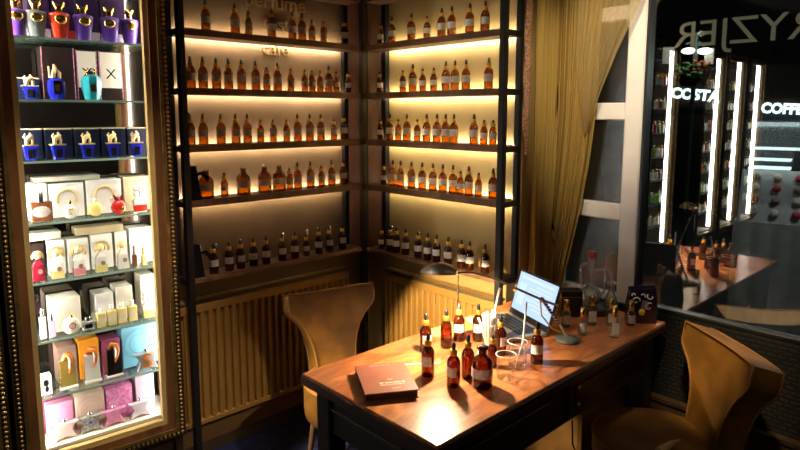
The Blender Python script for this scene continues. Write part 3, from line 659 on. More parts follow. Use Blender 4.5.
def path_main(u, z):
    yr = interp(z, YR); ya = 1.578
    l1 = .155; l2 = ya-yr; t = u*(l1+l2)
    if t < l1: return (2.325+t, ya-.010*math.sin(PI*t/l1/2)), (0.0, -1.0)
    q = min(1, (t-l1)/.05)
    return (2.480+.004*q, ya-.010-(t-l1)*(l2-.010)/l2), (-.7, -.3)
curtain('gold_curtain', M['curtain'], path_main, .765, 2.5, 'gold gathered curtain hanging left of the cream window frame', folds=8, amp=.022)
def path_sheer(u, z):
    yr = interp(z, [(1.50, 1.40), (1.70, 1.335), (1.86, 1.27), (2.05, 1.18), (2.5, 1.04)]); za = interp(z, [(1.52, 1.405), (1.85, 1.47), (2.5, 1.48)])
    return (2.462, za-u*(za-yr)), (-1.0, 0.0)
curtain('sheer_curtain', M['sheer'], path_sheer, 1.52, 2.5, 'thin sheer gold drape swept across the top window panes', folds=5, amp=.008)
m = MB(); rings = []
for i in range(40):
    z = 1.42+1.06*i/39; w = .026*min(1, .25+i/7); x = 2.268+.004*math.sin(i*.9)
    rings.append([(x-w, 1.580, z), (x, 1.574+.004*math.sin(i*1.7), z), (x+w, 1.580, z), (x, 1.586, z)])
tag(m.loft(rings, True, False).build('sequin_trim', M['sequin']), 'narrow copper sequined strip hanging between the right rack and the curtain', 'curtain trim')

# ------------------------------------------------------------------ display cabinets
VZ = [1.870, 1.651, 1.431, 1.205, .984, .760, .543]
VA = math.radians(-4)
def cabinet(label):
    r = tag(empty('display_cabinet', (0, 0, 0)), label, 'display cabinet')
    Z0, Z1 = .24, 2.27
    # local x: -.61 .. 0 (right edge at 0), y: 0 front .. .245 back
    MB().box(-.605, -.575, .03, .243, 0, 2.3).box(-.035, -.005, .03, .243, 0, 2.3).box(-.575, -.035, .03, .243, 2.21, 2.3).box(-.575, -.035, .045, .243, 0, .33).build('carcass', M['fr_dark'], r)
    MB().box(-.575, -.035, .238, .243, .33, 2.21).build('mirror_back', M['mirror'], r)
    MB().box(-.575, -.035, .045, .238, .33, .342).build('cabinet_floor', M['cabw'], r)
    def ring(a0, a1, b0, b1, w, y0, y1):     # rectangular moulding
        m = MB()
        m.loft([[(a0, y0, b0), (a1, y0, b0), (a1, y0, b1), (a0, y0, b1)], [(a0, y1, b0), (a1, y1, b0), (a1, y1, b1), (a0, y1, b1)]], False, False)
        i = [(a0+w, b0+w), (a1-w, b0+w), (a1-w, b1-w), (a0+w, b1-w)]; o_ = [(a0, b0), (a1, b0), (a1, b1), (a0, b1)]
        m.loft([[(x, y1, z) for x, z in i], [(x, y0, z) for x, z in i]], False, False)
        m.loft([[(x, y0, z) for x, z in o_], [(x, y0, z) for x, z in i]], False, False)
        m.loft([[(x, y1, z) for x, z in i], [(x, y1, z) for x, z in o_]], False, False)
        return m
    ring(-.608, 0, Z0, Z1, .028, 0.006, .03).build('outer_moulding', M['fr_dark'], r)
    ring(-.580, -.028, Z0+.028, Z1-.028, .014, -.004, .03).build('gold_step', M['fr_gold'], r)
    ring(-.566, -.042, Z0+.042, Z1-.042, .030, .004, .03).build('wood_moulding', M['fr_wood'], r)
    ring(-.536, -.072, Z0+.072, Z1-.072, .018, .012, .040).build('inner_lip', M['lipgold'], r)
    bd = MB(); st = .018
    z = Z0+.018
    while z < Z1-.01:
        for x in (-.592, -.016): bd.ball((x, .004, z), (.0085, .007, .0078), 6, 4)
        z += st
    x = -.574
    while x < -.03:
        for zz in (Z0+.016, Z1-.016): bd.ball((x, .004, zz), (.0078, .007, .0085), 6, 4)
        x += st
    b_ = bd.build('beaded_trim', M['fr_gold'], r)
    for z in VZ + [2.09]:
        g = MB().box(-.574, -.036, .046, .234, z-.008, z).build('glass_shelf', M['shelfglass'], r)
        MB().box(-.574, -.036, .0435, .0458, z-.008, z).build('green_edge', M['edgeglass'], g)
    for x in (-.571, -.039): MB().box(x-.003, x+.003, .042, .060, .36, 2.2).build('led_strip', M['cool' if x < -.3 else 'coolr'], r)
    return r
V0 = cabinet('tall glass-shelved perfume display cabinet in a beaded gold frame, left of the racks')
V0.location = (1.02, 2.40, 0); V0.rotation_euler = (0, 0, VA)
def nbr(x, lab):
    c = copy_tree(V0)
    for k in kids(c):
        if k.name.startswith('led_strip'):
            sgn = -.571 if min(v.co.x for v in k.data.vertices) < -.3 else -.039
            t_ = MB().box(sgn-.003, sgn+.003, .052, .096, .36, 2.2).build('led_strip', M['coolfar']); k.data = t_.data; bpy.data.objects.remove(t_)
    c.location = (x, 2.40, 0); c.rotation_euler = (0, 0, 0); c['label'] = lab; return c
FAR = [nbr(.392, 'neighbouring perfume cabinet cut off at the left edge of the photo'),
       nbr(-.225, 'lit perfume cabinet reflected in the window next to the cream mullion'),
       nbr(-1.42, 'lit perfume cabinet reflected in the middle of the big window pane'),
       nbr(-2.06, 'lit perfume cabinet reflected right of the middle one in the window'),
       nbr(-2.74, 'last lit perfume cabinet reflected farthest right in the window')]

def vpos(s, t):
    c, sn = math.cos(VA), math.sin(VA)
    return (1.02+c*s-sn*t, 2.40+sn*s+c*t)
LV = VZ+[.343]
def vput(o, s, t, lv, rot=0):
    x, y = vpos(s, t); o.location = (x, y, LV[lv]+.0004); o.rotation_euler = (0, 0, VA+rot); return o
# --- boxes: local base centre origin, front at -y
def carton(name, w, d, h, mt):
    return MB().rbox(-w/2, w/2, -d/2, d/2, 0, h, .0015).build(name, mt)
def vbox(s0, s1, lv, h, mt, label, t0=.135, t1=.225, extra=None, name='perfume_box'):
    w = s1-s0-.004; d = t1-t0
    o = carton(name, w, d, h, M[mt]); vput(o, (s0+s1)/2, (t0+t1)/2, lv); tag(o, label, 'box')
    if extra: extra(o, w, d, h)
    return o
def lid(mt, hh=.012):
    return lambda o, w, d, h: MB().box(-w/2-.0005, w/2+.0005, -d/2-.0005, d/2+.0005, h-.002, h+.0015).build('top_panel', M[mt], o)
def lower(mt, k=.3):
    return lambda o, w, d, h: MB().box(-w/2-.0004, w/2+.0004, -d/2-.0006, 0, .001, h*k).build('lower_band', M[mt], o)
def rings_on(mt, cx=0, cz=.5, r=.3, n=2):
    def f(o, w, d, h):
        m = MB()
        for k in range(n):
            q = r*h*(1-.35*k)
            m.tube([(cx*w+q*math.cos(a), -d/2-.0005, cz*h+q*math.sin(a)) for a in [2*PI*i/24 for i in range(25)]], .0013, 4)
        m.build('ring_print', M[mt], o)
    return f
def xframe(o, w, d, h):
    MB().box(-w/2+.003, w/2-.003, -d/2-.0008, -d/2, h*.26, h-.004).build('white_panel', M['offw'], o)
    text_mesh('emblem', 'X', .055, .0002, M['choc'], o, Matrix.Translation((0, -d/2-.0012, h*.45)) @ Matrix.Rotation(PI/2, 4, 'X'))
    [MB().box(e-.0015, e+.0015, -d/2-.001, -d/2, .002, h).build('pink_edge', M['pinkd'], o) for e in (-w/2+.0005, w/2-.0005)]
def pinkedge(o, w, d, h): [MB().box(e-.0015, e+.0015, -d/2-.001, -d/2, .002, h).build('pink_edge', M['pinkd'], o) for e in (-w/2+.0005, w/2-.0005)]
# --- bottles
def crest(mt):
    r = .037
    o = MB().lathe([(r*.62, 0), (r*.66, .003), (r*.80, .04), (r*.93, .075), (r*.97, .085), (r*.88, .093), (r*.3, .097)], 16, sy=.62).build('urn_perfume_bottle', M[mt])
    MB().ball((0, -r*.56, .070), (.021, .007, .016), 14, 6).build('gold_medallion', M['gold'], o)
    c = MB().lathe([(.010, .096), (.013, .100), (.014, .112), (.016, .118)], 10, sy=.7)
    c.loft([[(-.016, -.006, .115), (.016, -.006, .115), (.016, .006, .115), (-.016, .006, .115)], [(-.018, -.005, .122), (.018, -.005, .122), (.018, .005, .122), (-.018, .005, .122)]])
    for sg in (-1, 1): c.tube([(sg*.004, 0, .116), (sg*.011, 0, .124), (sg*.018, 0, .133)], [.010, .008, .002], 7)
    c.build('horned_gold_cap', M['gold'], o); return o
def horse(mt='blue'):
    o = MB().loft([[(-.014, -.010, 0), (.014, -.010, 0), (.014, .010, 0), (-.014, .010, 0)], [(-.023, -.015, .040), (.023, -.015, .040), (.023, .015, .040), (-.023, .015, .040)], [(-.025, -.016, .046), (.025, -.016, .046), (.025, .016, .046), (-.025, .016, .046)]], True, False).build('blue_perfume_bottle', M[mt])
    MB().box(-.0105, .0105, -.0155, -.011, .006, .034).build('dark_plaque', M['blackp'], o)
    c = MB().box(-.026, .026, -.017, .017, .046, .050)
    c.tube([(-.010, 0, .050), (-.010, 0, .064), (-.002, 0, .072), (.008, 0, .078), (.002, 0, .088)], [.007, .009, .009, .008, .003], 8)
    c.tube([(.010, 0, .050), (.011, 0, .062), (.008, 0, .072)], [.005, .006, .005], 7).tube([(-.010, 0, .066), (-.018, 0, .076), (-.012, 0, .084)], [.005, .004, .002], 6)
    c.build('gold_figurine_cap', M['palegold'], o); return o
def tallblue():
    o = MB().lathe([(.018, 0), (.021, .003), (.028, .030), (.026, .058), (.016, .068), (.008, .070)], 8, sy=.7, smooth=False).build('blue_perfume_bottle', M['blue'])
    MB().box(-.011, .011, -.0215, -.014, .018, .060).build('dark_plaque', M['blackp'], o)
    MB().box(-.007, .007, -.0225, -.0214, .026, .048).build('gold_plaque', M['gold'], o)
    c = MB().tube([(-.008, 0, .068), (-.006, 0, .085), (-.001, 0, .100), (-.004, 0, .112)], [.008, .007, .006, .003], 8).tube([(.010, 0, .068), (.011, 0, .084), (.004, 0, .094)], [.006, .006, .004], 7).tube([(-.018, .004, .07), (-.018, .004, .105)], [.0025, .003], 6)
    c.build('gold_figurine_cap', M['palegold'], o); return o
def tealb():
    o = MB().lathe([(.024, 0), (.027, .003), (.036, .045), (.037, .072), (.031, .088), (.012, .096), (.009, .098)], 8, smooth=False, sy=.75, ph=PI/8).build('turquoise_perfume_bottle', M['teal'])
    MB().box(-.009, .009, -.0275, -.022, .032, .058).build('gold_plaque', M['gold'], o)
    MB().lathe([(.009, .097), (.008, .105), (.005, .109)], 10).build('dark_cap', M['choc'], o)
    MB().tube([(-.012, 0, .097), (-.015, 0, .110), (-.008, 0, .120)], [.004, .004, .002], 6).tube([(.012, 0, .097), (.015, 0, .110), (.008, 0, .120)], [.004, .004, .002], 6).build('gold_horns', M['gold'], o)
    return o
def rectb(w, d, h, mt, capmt, ch=.03, cw=.35, name='perfume_bottle', sub=None):
    o = MB().rbox(-w/2, w/2, -d/2, d/2, 0, h, .003).build(name, M[mt])
    MB().lathe([(w*cw/2, h), (w*cw/2, h+ch*.9), (w*cw/2*.8, h+ch)], 12).build('cap', M[capmt], o)
    if sub: sub(o, w, d, h)
    return o
def oval_lab(mt): return lambda o, w, d, h: MB().ball((0, -d/2, h*.5), (w*.42, .0018, h*.28), 14, 6).build('oval_label', M[mt], o)
def square_lab(mt): return lambda o, w, d, h: MB().box(-w*.32, w*.32, -d/2-.0008, -d/2, h*.25, h*.7).build('front_label', M[mt], o)
def disc(rad, mt, neckmt, deco=None):
    o = MB().ball((0, 0, rad*.96), (rad, rad*.55, rad), 18, 10).build('round_perfume_bottle', M[mt])
    MB().lathe([(.006, rad*1.85), (.007, rad*1.9), (.008, rad*1.9+.012), (.004, rad*1.9+.015)], 10).build('cap', M[neckmt], o)
    if deco == 'ring': MB().tube([(.010*math.cos(a), -rad*.53, rad+.010*math.sin(a)) for a in [2*PI*i/16 for i in range(17)]], .0016, 5).build('gold_seal', M['gold'], o)
    if deco == 'ringred':
        for q, k in ((.019, 'redliq'), (.011, 'redliq')): MB().tube([(q*math.cos(a), -rad*.50+ (.004 if q > .015 else 0), rad+q*math.sin(a)) for a in [2*PI*i/18 for i in range(19)]], .0018, 5).build('ring_mark', M[k], o)
    if deco == 'butterfly':
        b = MB()
        for sg in (-1, 1): b.loft([[(0, -.001, rad*1.9+.008), (sg*.020, -.001, rad*1.9+.026), (sg*.016, -.001, rad*1.9+.008), (sg*.010, -.001, rad*1.9-.004)], [(0, .001, rad*1.9+.008), (sg*.020, .001, rad*1.9+.026), (sg*.016, .001, rad*1.9+.008), (sg*.010, .001, rad*1.9-.004)]], True, False)
        b.build('butterfly', M['winer'], o)
        MB().ball((.012, -rad*.45, rad*.75), (.009, .004, .009)).build('gold_seal', M['gold'], o)
    return o
def bow(mt, liq):
    o = MB().loft([[(-.018, -.012, 0), (.018, -.012, 0), (.018, .012, 0), (-.018, .012, 0)], [(-.016, -.011, .05), (.016, -.011, .05), (.016, .011, .05), (-.016, .011, .05)], [(-.006, -.006, .064), (.006, -.006, .064), (.006, .006, .064), (-.006, .006, .064)]], True, False).build('gift_perfume_bottle', M[mt])
    MB().box(-.0185, .0185, -.0125, .0125, .002, .024).build('liquid', M[liq], o)
    MB().ball((0, 0, .080), (.013, .010, .013)).tube([(.016*math.cos(a), 0, .076+.016*math.sin(a)) for a in [-.4+ (PI+.8)*i/10 for i in range(11)]], .0025, 6).build('gold_bow_cap', M['palegold'], o)
    MB().lathe([(.0075, 0), (.0075, .0015)], 14, m=Matrix.Translation((.004, -.0125, .030)) @ Matrix.Rotation(PI/2, 4, 'X')).build('round_seal', M['rose'], o)
    return o
def flower(liq):
    o = MB().loft([[(-.018, -.012, 0), (.018, -.012, 0), (.018, .012, 0), (-.018, .012, 0)], [(-.024, -.014, .040), (.024, -.014, .040), (.024, .014, .040), (-.024, .014, .040)], [(-.010, -.008, .052), (.010, -.008, .052), (.010, .008, .052), (-.010, .008, .052)]], True, False).build('flower_perfume_bottle', M['frost'])
    MB().box(-.0215, .0215, -.0145, .010, .004, .026).build('liquid', M[liq], o)
    c = MB()
    for k in range(5): c.ball((.015*math.cos(k*1.257), -.002, .072+.015*math.sin(k*1.257)), (.011, .007, .011), 8, 5)
    c.ball((0, -.008, .072), .006, 8, 5); c.build('white_flower_cap', M['white'], o); return o
def hornb(mt):
    o = MB().loft([[(-.026, -.012, 0), (.026, -.012, 0), (.026, .012, 0), (-.026, .012, 0)], [(-.024, -.011, .006), (.024, -.011, .006), (.024, .011, .006), (-.024, .011, .006)], [(-.022, -.010, .100), (.022, -.010, .100), (.022, .010, .100), (-.022, .010, .100)]], True, False).build('horn_perfume_bottle', M[mt])
    MB().rbox(-.0275, .0275, -.013, .013, 0, .010, .002).build('glass_foot', M['frost'], o)
    MB().tube([(-.012, -.004, .104), (-.006, -.010, .122), (.006, -.014, .118), (.010, -.016, .098), (.007, -.016, .075), (.002, -.015, .056)], [.007, .009, .010, .009, .006, .0015], 9).build('orange_horn_cap', M['horn'], o)
    MB().tube([(.002, -.019, .118), (.004, -.024, .098), (.002, -.022, .076)], [.002, .003, .002], 6).build('white_stripe', M['white'], o)
    MB().lathe([(.007, .100), (.008, .108), (.006, .112)], 10).build('silver_neck', M['silver'], o); return o
def star(mt, deco=None, sc=1.0):
    half = [(0, .010), (.018, .006), (.040, 0), (.033, .016), (.025, .034), (.032, .050), (.046, .066), (.028, .064), (.012, .064), (0, .068)]
    pts = [(x*sc, z*sc) for x, z in half] + [(-x*sc, z*sc) for x, z in half[-2:0:-1]]
    mid = [(x*1.0, z) for x, z in pts]
    o = MB().loft([[(x*.9, -.013*sc, .002+z*.94) for x, z in pts], [(x, -.008*sc, z) for x, z in mid], [(x, .008*sc, z) for x, z in mid], [(x*.9, .013*sc, .002+z*.94) for x, z in pts]], True, False).build('star_perfume_bottle', M[mt])
    top = max(z for x, z in pts)
    MB().lathe([(.006, top-.004), (.007, top+.010), (.003, top+.013)], 10).build('cap', M['silver'], o)
    if deco == 'S':
        text_mesh('orange_swirl', 'S', .085, .002, M['horn'], o, Matrix.Translation((0, -.0155*sc, .012)) @ Matrix.Rotation(PI/2, 4, 'X'))
        d = MB(); d.loft([[(x*.62, -.0142, .008+z*.82) for x, z in pts], [(x*.62, -.0132, .008+z*.82) for x, z in pts]], True, False); d.build('dark_face', M['blackp'], o)
    if deco == 'gem': MB().ball((0, -.013, .042), (.006, .003, .006)).build('blue_gem', M['blue'], o); 
    return o

# level 0
for k, (s, mt, nm) in enumerate(((-.498,'purple','purple urn perfume bottle with gold medallion at the far left of the cabinet top shelf'), (-.436,'slate','grey urn perfume bottle with gold medallion and horned cap'), (-.361,'red','bright red urn perfume bottle with gold medallion and horned cap'), (-.282,'purple','purple urn perfume bottle directly right of the red one'), (-.191,'purple','purple urn perfume bottle second from the right on the cabinet top shelf'), (-.118,'purple','purple urn perfume bottle at the right end beside the light strip'))):
    o = crest(mt); vput(o, s, .085, 0, R.uniform(-.25, .25)); tag(o, nm, 'perfume bottle', 'urn perfume bottles')
for k, (a, b, low) in enumerate(((-.455,-.381,'lilac'), (-.377,-.298,'redcard'), (-.297,-.213,'lilac'), (-.210,-.116,'lilac'))):
    vbox(a, b, 0, .20, 'aubergine', f'dark purple box behind the {["grey","red","first purple right of red","last but one purple"][k]} urn bottle', extra=lower(low, .20))
# level 1
vbox(-.515, -.428, 1, .078, 'navy', 'low navy box with gold top in the upper left of the cabinet', extra=lid('tan'))
vbox(-.422, -.310, 1, .195, 'choc', 'tall dark brown box with pink dashed edges behind the blue flask', extra=pinkedge)
vbox(-.306, -.231, 1, .190, 'choc', 'white-fronted box with X emblem behind the turquoise bottle', extra=xframe)
vbox(-.226, -.140, 1, .190, 'choc', 'white-fronted box with X emblem right of the turquoise bottle', extra=xframe)
o = horse(); vput(o, -.470, .09, 1); tag(o, 'blue flask with gold figurine cap, upper left beside the low navy box', 'perfume bottle')
o = tallblue(); vput(o, -.385, .09, 1); o.scale = (1.1, 1.1, 1.15); tag(o, 'rounded blue flask with black plaque and gold figure on top', 'perfume bottle')
o = tealb(); vput(o, -.267, .085, 1); tag(o, 'turquoise faceted perfume bottle with small gold plaque', 'perfume bottle')
# level 2
for k, (a, b) in enumerate(((-.510,-.434), (-.429,-.334), (-.330,-.238), (-.233,-.140), (-.136,-.054))):
    vbox(a, b, 2, .112, 'navy', f'navy box with gold lid in the row of five, {ORD[k]} from the left', extra=lid('tan'))
for k, s in enumerate((-.485, -.395, -.296, -.204, -.118)):
    o = place('horse', horse, 0, 0, 0, 0); vput(o, s, .085, 2, R.uniform(-.2, .2)); o.scale = (.95, .95, 1.15)
    tag(o, f'small cobalt flask with gold figurine cap, {ORD[k]} from the left before the navy boxes', 'perfume bottle', 'cobalt flasks in front of navy boxes')
# level 3
def goldring(r=.034, cz=.55):
    def f(o, w, d, h):
        MB().tube([(r*math.cos(a), -d/2-.001, cz*h+r*math.sin(a)) for a in [-.5+(PI+1.0)*i/16 for i in range(17)]], .005, 6).build('gold_wreath', M['palegold'], o)
    return f
vbox(-.511, -.431, 3, .135, 'offw', 'cream box behind the brown bottle with silver cap')
vbox(-.429, -.306, 3, .130, 'white', 'white box with gold wreath behind the frosted round bottle', extra=goldring())
vbox(-.301, -.168, 3, .135, 'white', 'white box with gold wreath behind the yellow round bottle', extra=goldring())
vbox(-.163, -.055, 3, .140, 'tan', 'golden tan box behind the white flower bottle')
vbox(-.475, -.24, 3, .018, 'grey', 'flat grey box lying on top of the white boxes', .15, .225).location.z = LV[3]+.1378
o = rectb(.072, .03, .075, 'brownliq', 'silver', .034, .42, sub=oval_lab('paper')); vput(o, -.465, .085, 3); tag(o, 'brown square perfume bottle with silver cap and oval label', 'perfume bottle')
o = disc(.029, 'frost', 'gold', 'ring'); vput(o, -.369, .085, 3); tag(o, 'frosted round perfume bottle with gold seal', 'perfume bottle')
o = disc(.029, 'yel', 'frost'); vput(o, -.282, .085, 3); tag(o, 'yellow round perfume bottle', 'perfume bottle')
o = disc(.029, 'redliq', 'winer', 'butterfly'); vput(o, -.196, .085, 3); tag(o, 'red round perfume bottle with butterfly cap', 'perfume bottle')
o = flower('redliq'); vput(o, -.115, .085, 3); o.scale = (1.1, 1.1, 1.2); tag(o, 'white flower-capped perfume bottle with red liquid', 'perfume bottle')
# level 4
vbox(-.510, -.455, 4, .130, 'choc', 'dark brown box behind the wine-red bottle')
for k, (a, b, h) in enumerate(((-.450,-.385,.135), (-.381,-.301,.130), (-.297,-.213,.138), (-.208,-.158,.140), (-.152,-.056,.148))):
    vbox(a, b, 4, h, 'white' if k != 3 else 'offw', f'plain white perfume box on the middle shelf, {ORD[k]} white box from the left', extra=(goldring(.026, .6) if k < 3 else None))
vbox(-.345, -.165, 4, .030, 'tan', 'long tan box lying on the white boxes', .15, .225).location.z = LV[4]+.1405
vbox(-.505, -.392, 4, .030, 'grey', 'short grey box lying on the dark brown box', .15, .225).location.z = LV[4]+.1375
for s, mt, lq, nm in ((-.488,'winer','winer','dark wine-red gift-shaped perfume bottle at the left end of the middle shelf'), (-.425,'frost','yel','frosted gift-shaped bottle with pale yellow liquid and gold bow'), (-.352,'frost','pinkliq','frosted gift-shaped bottle with pink liquid and gold bow'), (-.273,'frost','yel','gift-shaped bottle with golden liquid in the middle of the white boxes'), (-.192,'frost','frost','plain frosted gift-shaped bottle with gold bow cap')):
    o = bow(mt, lq); vput(o, s, .085, 4); o.scale = (1.1, 1.1, 1.2); tag(o, nm, 'perfume bottle', 'gift-shaped perfume bottles')
o = rectb(.018, .018, .045, 'yel', 'gold', .03, .6, 'slim_perfume_bottle'); vput(o, -.112, .085, 4); tag(o, 'slim yellow perfume bottle at the right end of the middle shelf', 'perfume bottle')
o = rectb(.018, .018, .05, 'brownliq', 'rose', .035, .6, 'slim_perfume_bottle'); vput(o, -.148, .085, 4); tag(o, 'slim brown perfume bottle next to the slim yellow one', 'perfume bottle')
# level 5
vbox(-.452, -.346, 5, .130, 'offw', 'large ivory cube box behind the round ring-marked bottle', .125, .225)
vbox(-.295, -.222, 5, .120, 'white', 'white box behind the left yellow bottles'); vbox(-.217, -.148, 5, .135, 'offw', 'ivory box behind the right yellow bottles'); vbox(-.118, -.058, 5, .170, 'offw', 'tall ivory box behind the flower-topped yellow bottle')
o = disc(.033, 'offw', 'gold', 'ringred'); vput(o, -.392, .080, 5); tag(o, 'ivory round bottle with red ring mark', 'perfume bottle')
for s, h, mt, nm in ((-.487,.085,'frost','tall frosted slim bottle at the left end of the lit shelf'), (-.458,.062,'lilacliq','slim lilac perfume bottle beside the ivory cube box')):
    o = rectb(.022, .02, h, mt, 'silver', .03, .55, 'slim_perfume_bottle'); vput(o, s, .085, 5); tag(o, nm, 'perfume bottle')
o = rectb(.042, .026, .036, 'mosaic', 'silver', .016, .5, 'ornate_perfume_bottle', square_lab('blackp')); vput(o, -.334, .085, 5); tag(o, 'small ornate silver perfume bottle', 'perfume bottle')
for k, (s, h) in enumerate(((-.287,.058), (-.247,.062), (-.209,.064), (-.168,.064))):
    o = place('yrect', lambda: rectb(.034, .024, .06, 'yel', 'frost', .022, .5, 'square_perfume_bottle', square_lab('cream')), 0, 0, 0, 0); vput(o, s, .085, 5); o.scale = (1, 1, h/.06)
    tag(o, f'square yellow perfume bottle on the lit shelf, {ORD[k]} from the left', 'perfume bottle', 'square yellow perfume bottles')
o = flower('yel'); vput(o, -.106, .085, 5); o.scale = (1, 1, 1.3); tag(o, 'yellow perfume bottle with white flower top at the right end', 'perfume bottle')
# level 6
vbox(-.441, -.370, 6, .150, 'rose', 'brown box behind the olive horn-capped bottle'); vbox(-.367, -.288, 6, .160, 'orange', 'orange box behind the clear horn-capped bottle'); vbox(-.283, -.208, 6, .140, 'mauve', 'dark red box behind the black horn-capped bottle')
vbox(-.203, -.045, 6, .175, 'sky', 'large light blue box with ring print behind the star bottle', extra=rings_on('skyd', -.05, .55, .36, 2))
vbox(-.515, -.472, 6, .075, 'white', 'small white box with black figure at the left edge', .07, .11, extra=lambda o, w, d, h: MB().ball((0, -d/2, h*.62), (.010, .001, .014)).ball((.002, -d/2, h*.30), (.007, .001, .012)).build('black_figure', M['blackp'], o))
for s, mt, nm in ((-.416,'olive','olive perfume bottle with curved orange horn cap'), (-.330,'frost','clear perfume bottle with curved orange horn cap before the orange box'), (-.250,'blackp','black perfume bottle with curved orange horn cap')):
    o = hornb(mt); vput(o, s, .085, 6); o.scale = (1.15, 1.1, 1.15); tag(o, nm, 'perfume bottle', 'horn-capped perfume bottles')
o = star('slate2', 'S', 1.12); vput(o, -.125, .080, 6); tag(o, 'silver star bottle with orange S swirl before the light blue box', 'perfume bottle')
# level 7 (cabinet floor)
vbox(-.495, -.398, 7, .135, 'pink', 'pink box with ring print on the cabinet floor', .12, .16, rings_on('mag', 0, .55, .35, 2)); vbox(-.395, -.283, 7, .140, 'beige', 'beige box with ring print on the cabinet floor', .12, .16, rings_on('beiged', 0, .55, .35, 3)); vbox(-.280, -.175, 7, .135, 'mag', 'magenta speckled box on the cabinet floor', .12, .16)
vbox(-.165, -.085, 7, .165, 'lilac', 'tall lilac-white box at the right of the cabinet floor', .12, .20)
vbox(-.50, -.405, 7, .150, 'mauve', 'dark mauve box behind the pink one', .17, .225); vbox(-.398, -.285, 7, .165, 'beige', 'second beige box half hidden at the back of the cabinet floor', .17, .225); vbox(-.280, -.172, 7, .175, 'mag', 'second magenta box half hidden at the back of the cabinet floor', .17, .225)
for s, mt, d, nm in ((-.440,'palepink',None,'pale pink star bottle at the left of the cabinet floor'), (-.350,'mosaic','gem','silver mosaic star bottle with blue gem'), (-.262,'hotpink',None,'hot pink star bottle on the cabinet floor'), (-.160,'lav',None,'lavender white star bottle at the right of the cabinet floor')):
    o = star(mt, d, 1.0); vput(o, s, .085, 7); tag(o, nm, 'perfume bottle', 'star perfume bottles')
# contents of the further cabinets (seen as reflections in the window)
kinds = [lambda: rectb(.036, .026, .075, 'frost', 'gold', .03, .5), lambda: rectb(.034, .026, .07, 'yel', 'gold', .03, .5), lambda: rectb(.034, .026, .08, 'green', 'silver', .03, .5), lambda: rectb(.034, .026, .075, 'redliq', 'gold', .03, .5), lambda: rectb(.040, .03, .065, 'brownliq', 'silver', .03, .5)]
seq = [0, 0, 1, 0, 3, 0, 4, 2, 0, 1]
q = 0
CN = ['cut-off left', 'first reflected', 'middle reflected', 'right reflected', 'last reflected']
for ci, c in enumerate(FAR):
    for lv in (0, 1, 2, 3, 4, 5, 6):
        for j in range(6):
            kk = 2 if (lv == 5) else (seq[(q*7+lv) % 10] if lv != 6 else 0); q += 1
            o = place(('far', kk), kinds[kk], c.location.x-.50+j*.080, 2.40+.10, VZ[lv]+.0004, R.uniform(-.15, .15))
            tag(o, f'small capped perfume bottle on a glass shelf of the {CN[ci]} cabinet', 'perfume bottle', f'perfume bottles in the {CN[ci]} cabinet')

# ------------------------------------------------------------------ the street outside
struct(MB().box(2.6, 16, -8, 14, -.12, -.02).build('ground_street', M['street']))
cam_p = Vector((0, 0, 1.6))
def out_pt(px, dist):      # horizontal direction at a bearing from the room, angle in degrees from +x
    a = math.radians(px); return Vector((dist*math.cos(a), dist*math.sin(a), 0))
fp = out_pt(17.5, 11.0); fa = math.radians(17.5)-PI/2
fc = tag(empty('shop_front', (fp.x, fp.y, 0), fa), 'dark shop front across the street with lit white signs', 'building')
MB().box(-5, 5, 0, 1.0, -.02, 6).build('facade_wall', M['facade'], fc)
MB().box(-2.0, 3.0, -.06, 0, 1.70, 2.35).build('sign_band', M['fr_dark'], fc)
MB().box(-2.0, -.05, -.02, 0, .1, 1.6).box(.1, 3.0, -.02, 0, .1, 1.5).build('shop_window', M['blackp'], fc)
sg = lambda x, z, r: Matrix.Translation((x, -.09, z)) @ Matrix.Rotation(-r, 4, 'Y').inverted() @ Matrix.Rotation(PI/2, 4, 'X')
text_mesh('sign_letters', 'COSTA', .225, .02, M['sign'], fc, Matrix.Translation((-.66, -.09, 1.84)) @ Matrix.Rotation(math.radians(6), 4, 'Y') @ Matrix.Rotation(PI/2, 4, 'X'), 'CENTER', .72)
text_mesh('sign_letters', 'COFFEE', .21, .02, M['sign'], fc, Matrix.Translation((.595, -.09, 1.615)) @ Matrix.Rotation(math.radians(3), 4, 'Y') @ Matrix.Rotation(PI/2, 4, 'X'), 'CENTER', .64)
# street lamp with flower basket
lp_ = out_pt(21.6, 7.5)
sl = tag(empty('street_lamp', (lp_.x, lp_.y, -.02), fa), 'green street lamp with two white globes over a flower basket', 'street lamp')
MB().tube([(.07, 0, 0), (.07, 0, 2.5)], .025, 10).tube([(-.03, 0, 2.39), (.07, 0, 2.42), (.16, 0, 2.36)], .012, 8).build('pole', M['ppost'], sl)
MB().ball((.00, 0, 2.31), (.075, .075, .035)).build('globe', M['globe'], sl); MB().ball((.16, 0, 2.30), (.080, .085, .035)).build('globe', M['globe'], sl)
MB().box(-.26, -.14, -.005, .005, 2.18, 2.36).build('banner', M['cloth'], sl); MB().box(.16, .25, -.005, .005, 2.16, 2.33).build('banner', M['cloth'], sl)
fb = tag(empty('flower_basket', (lp_.x-.20, lp_.y-.10, 1.98)), 'hanging flower basket with red blooms on the street lamp', 'flowers')
m = MB(); m.lathe([(.06, -.08), (.14, .0), (.15, .03)], 14); m.build('basket', M['choc'], fb)
m = MB()
for k in range(60): m.ball((R.uniform(-.17, .17), R.uniform(-.14, .14), R.uniform(0, .16)), (.035, .035, .02), 6, 4)
m.build('leaves', M['leaf'], fb)
m = MB()
for k in range(12): m.ball((R.uniform(-.16, .16), R.uniform(-.16, -.08), R.uniform(.06, .18)), .016, 6, 4)
m.build('blooms', M['petal'], fb)
bl = bpy.data.lights.new('street_lamp_bulb', 'POINT'); bl.energy = 14; bl.color = (1, .95, .82); bl.shadow_soft_size = .03
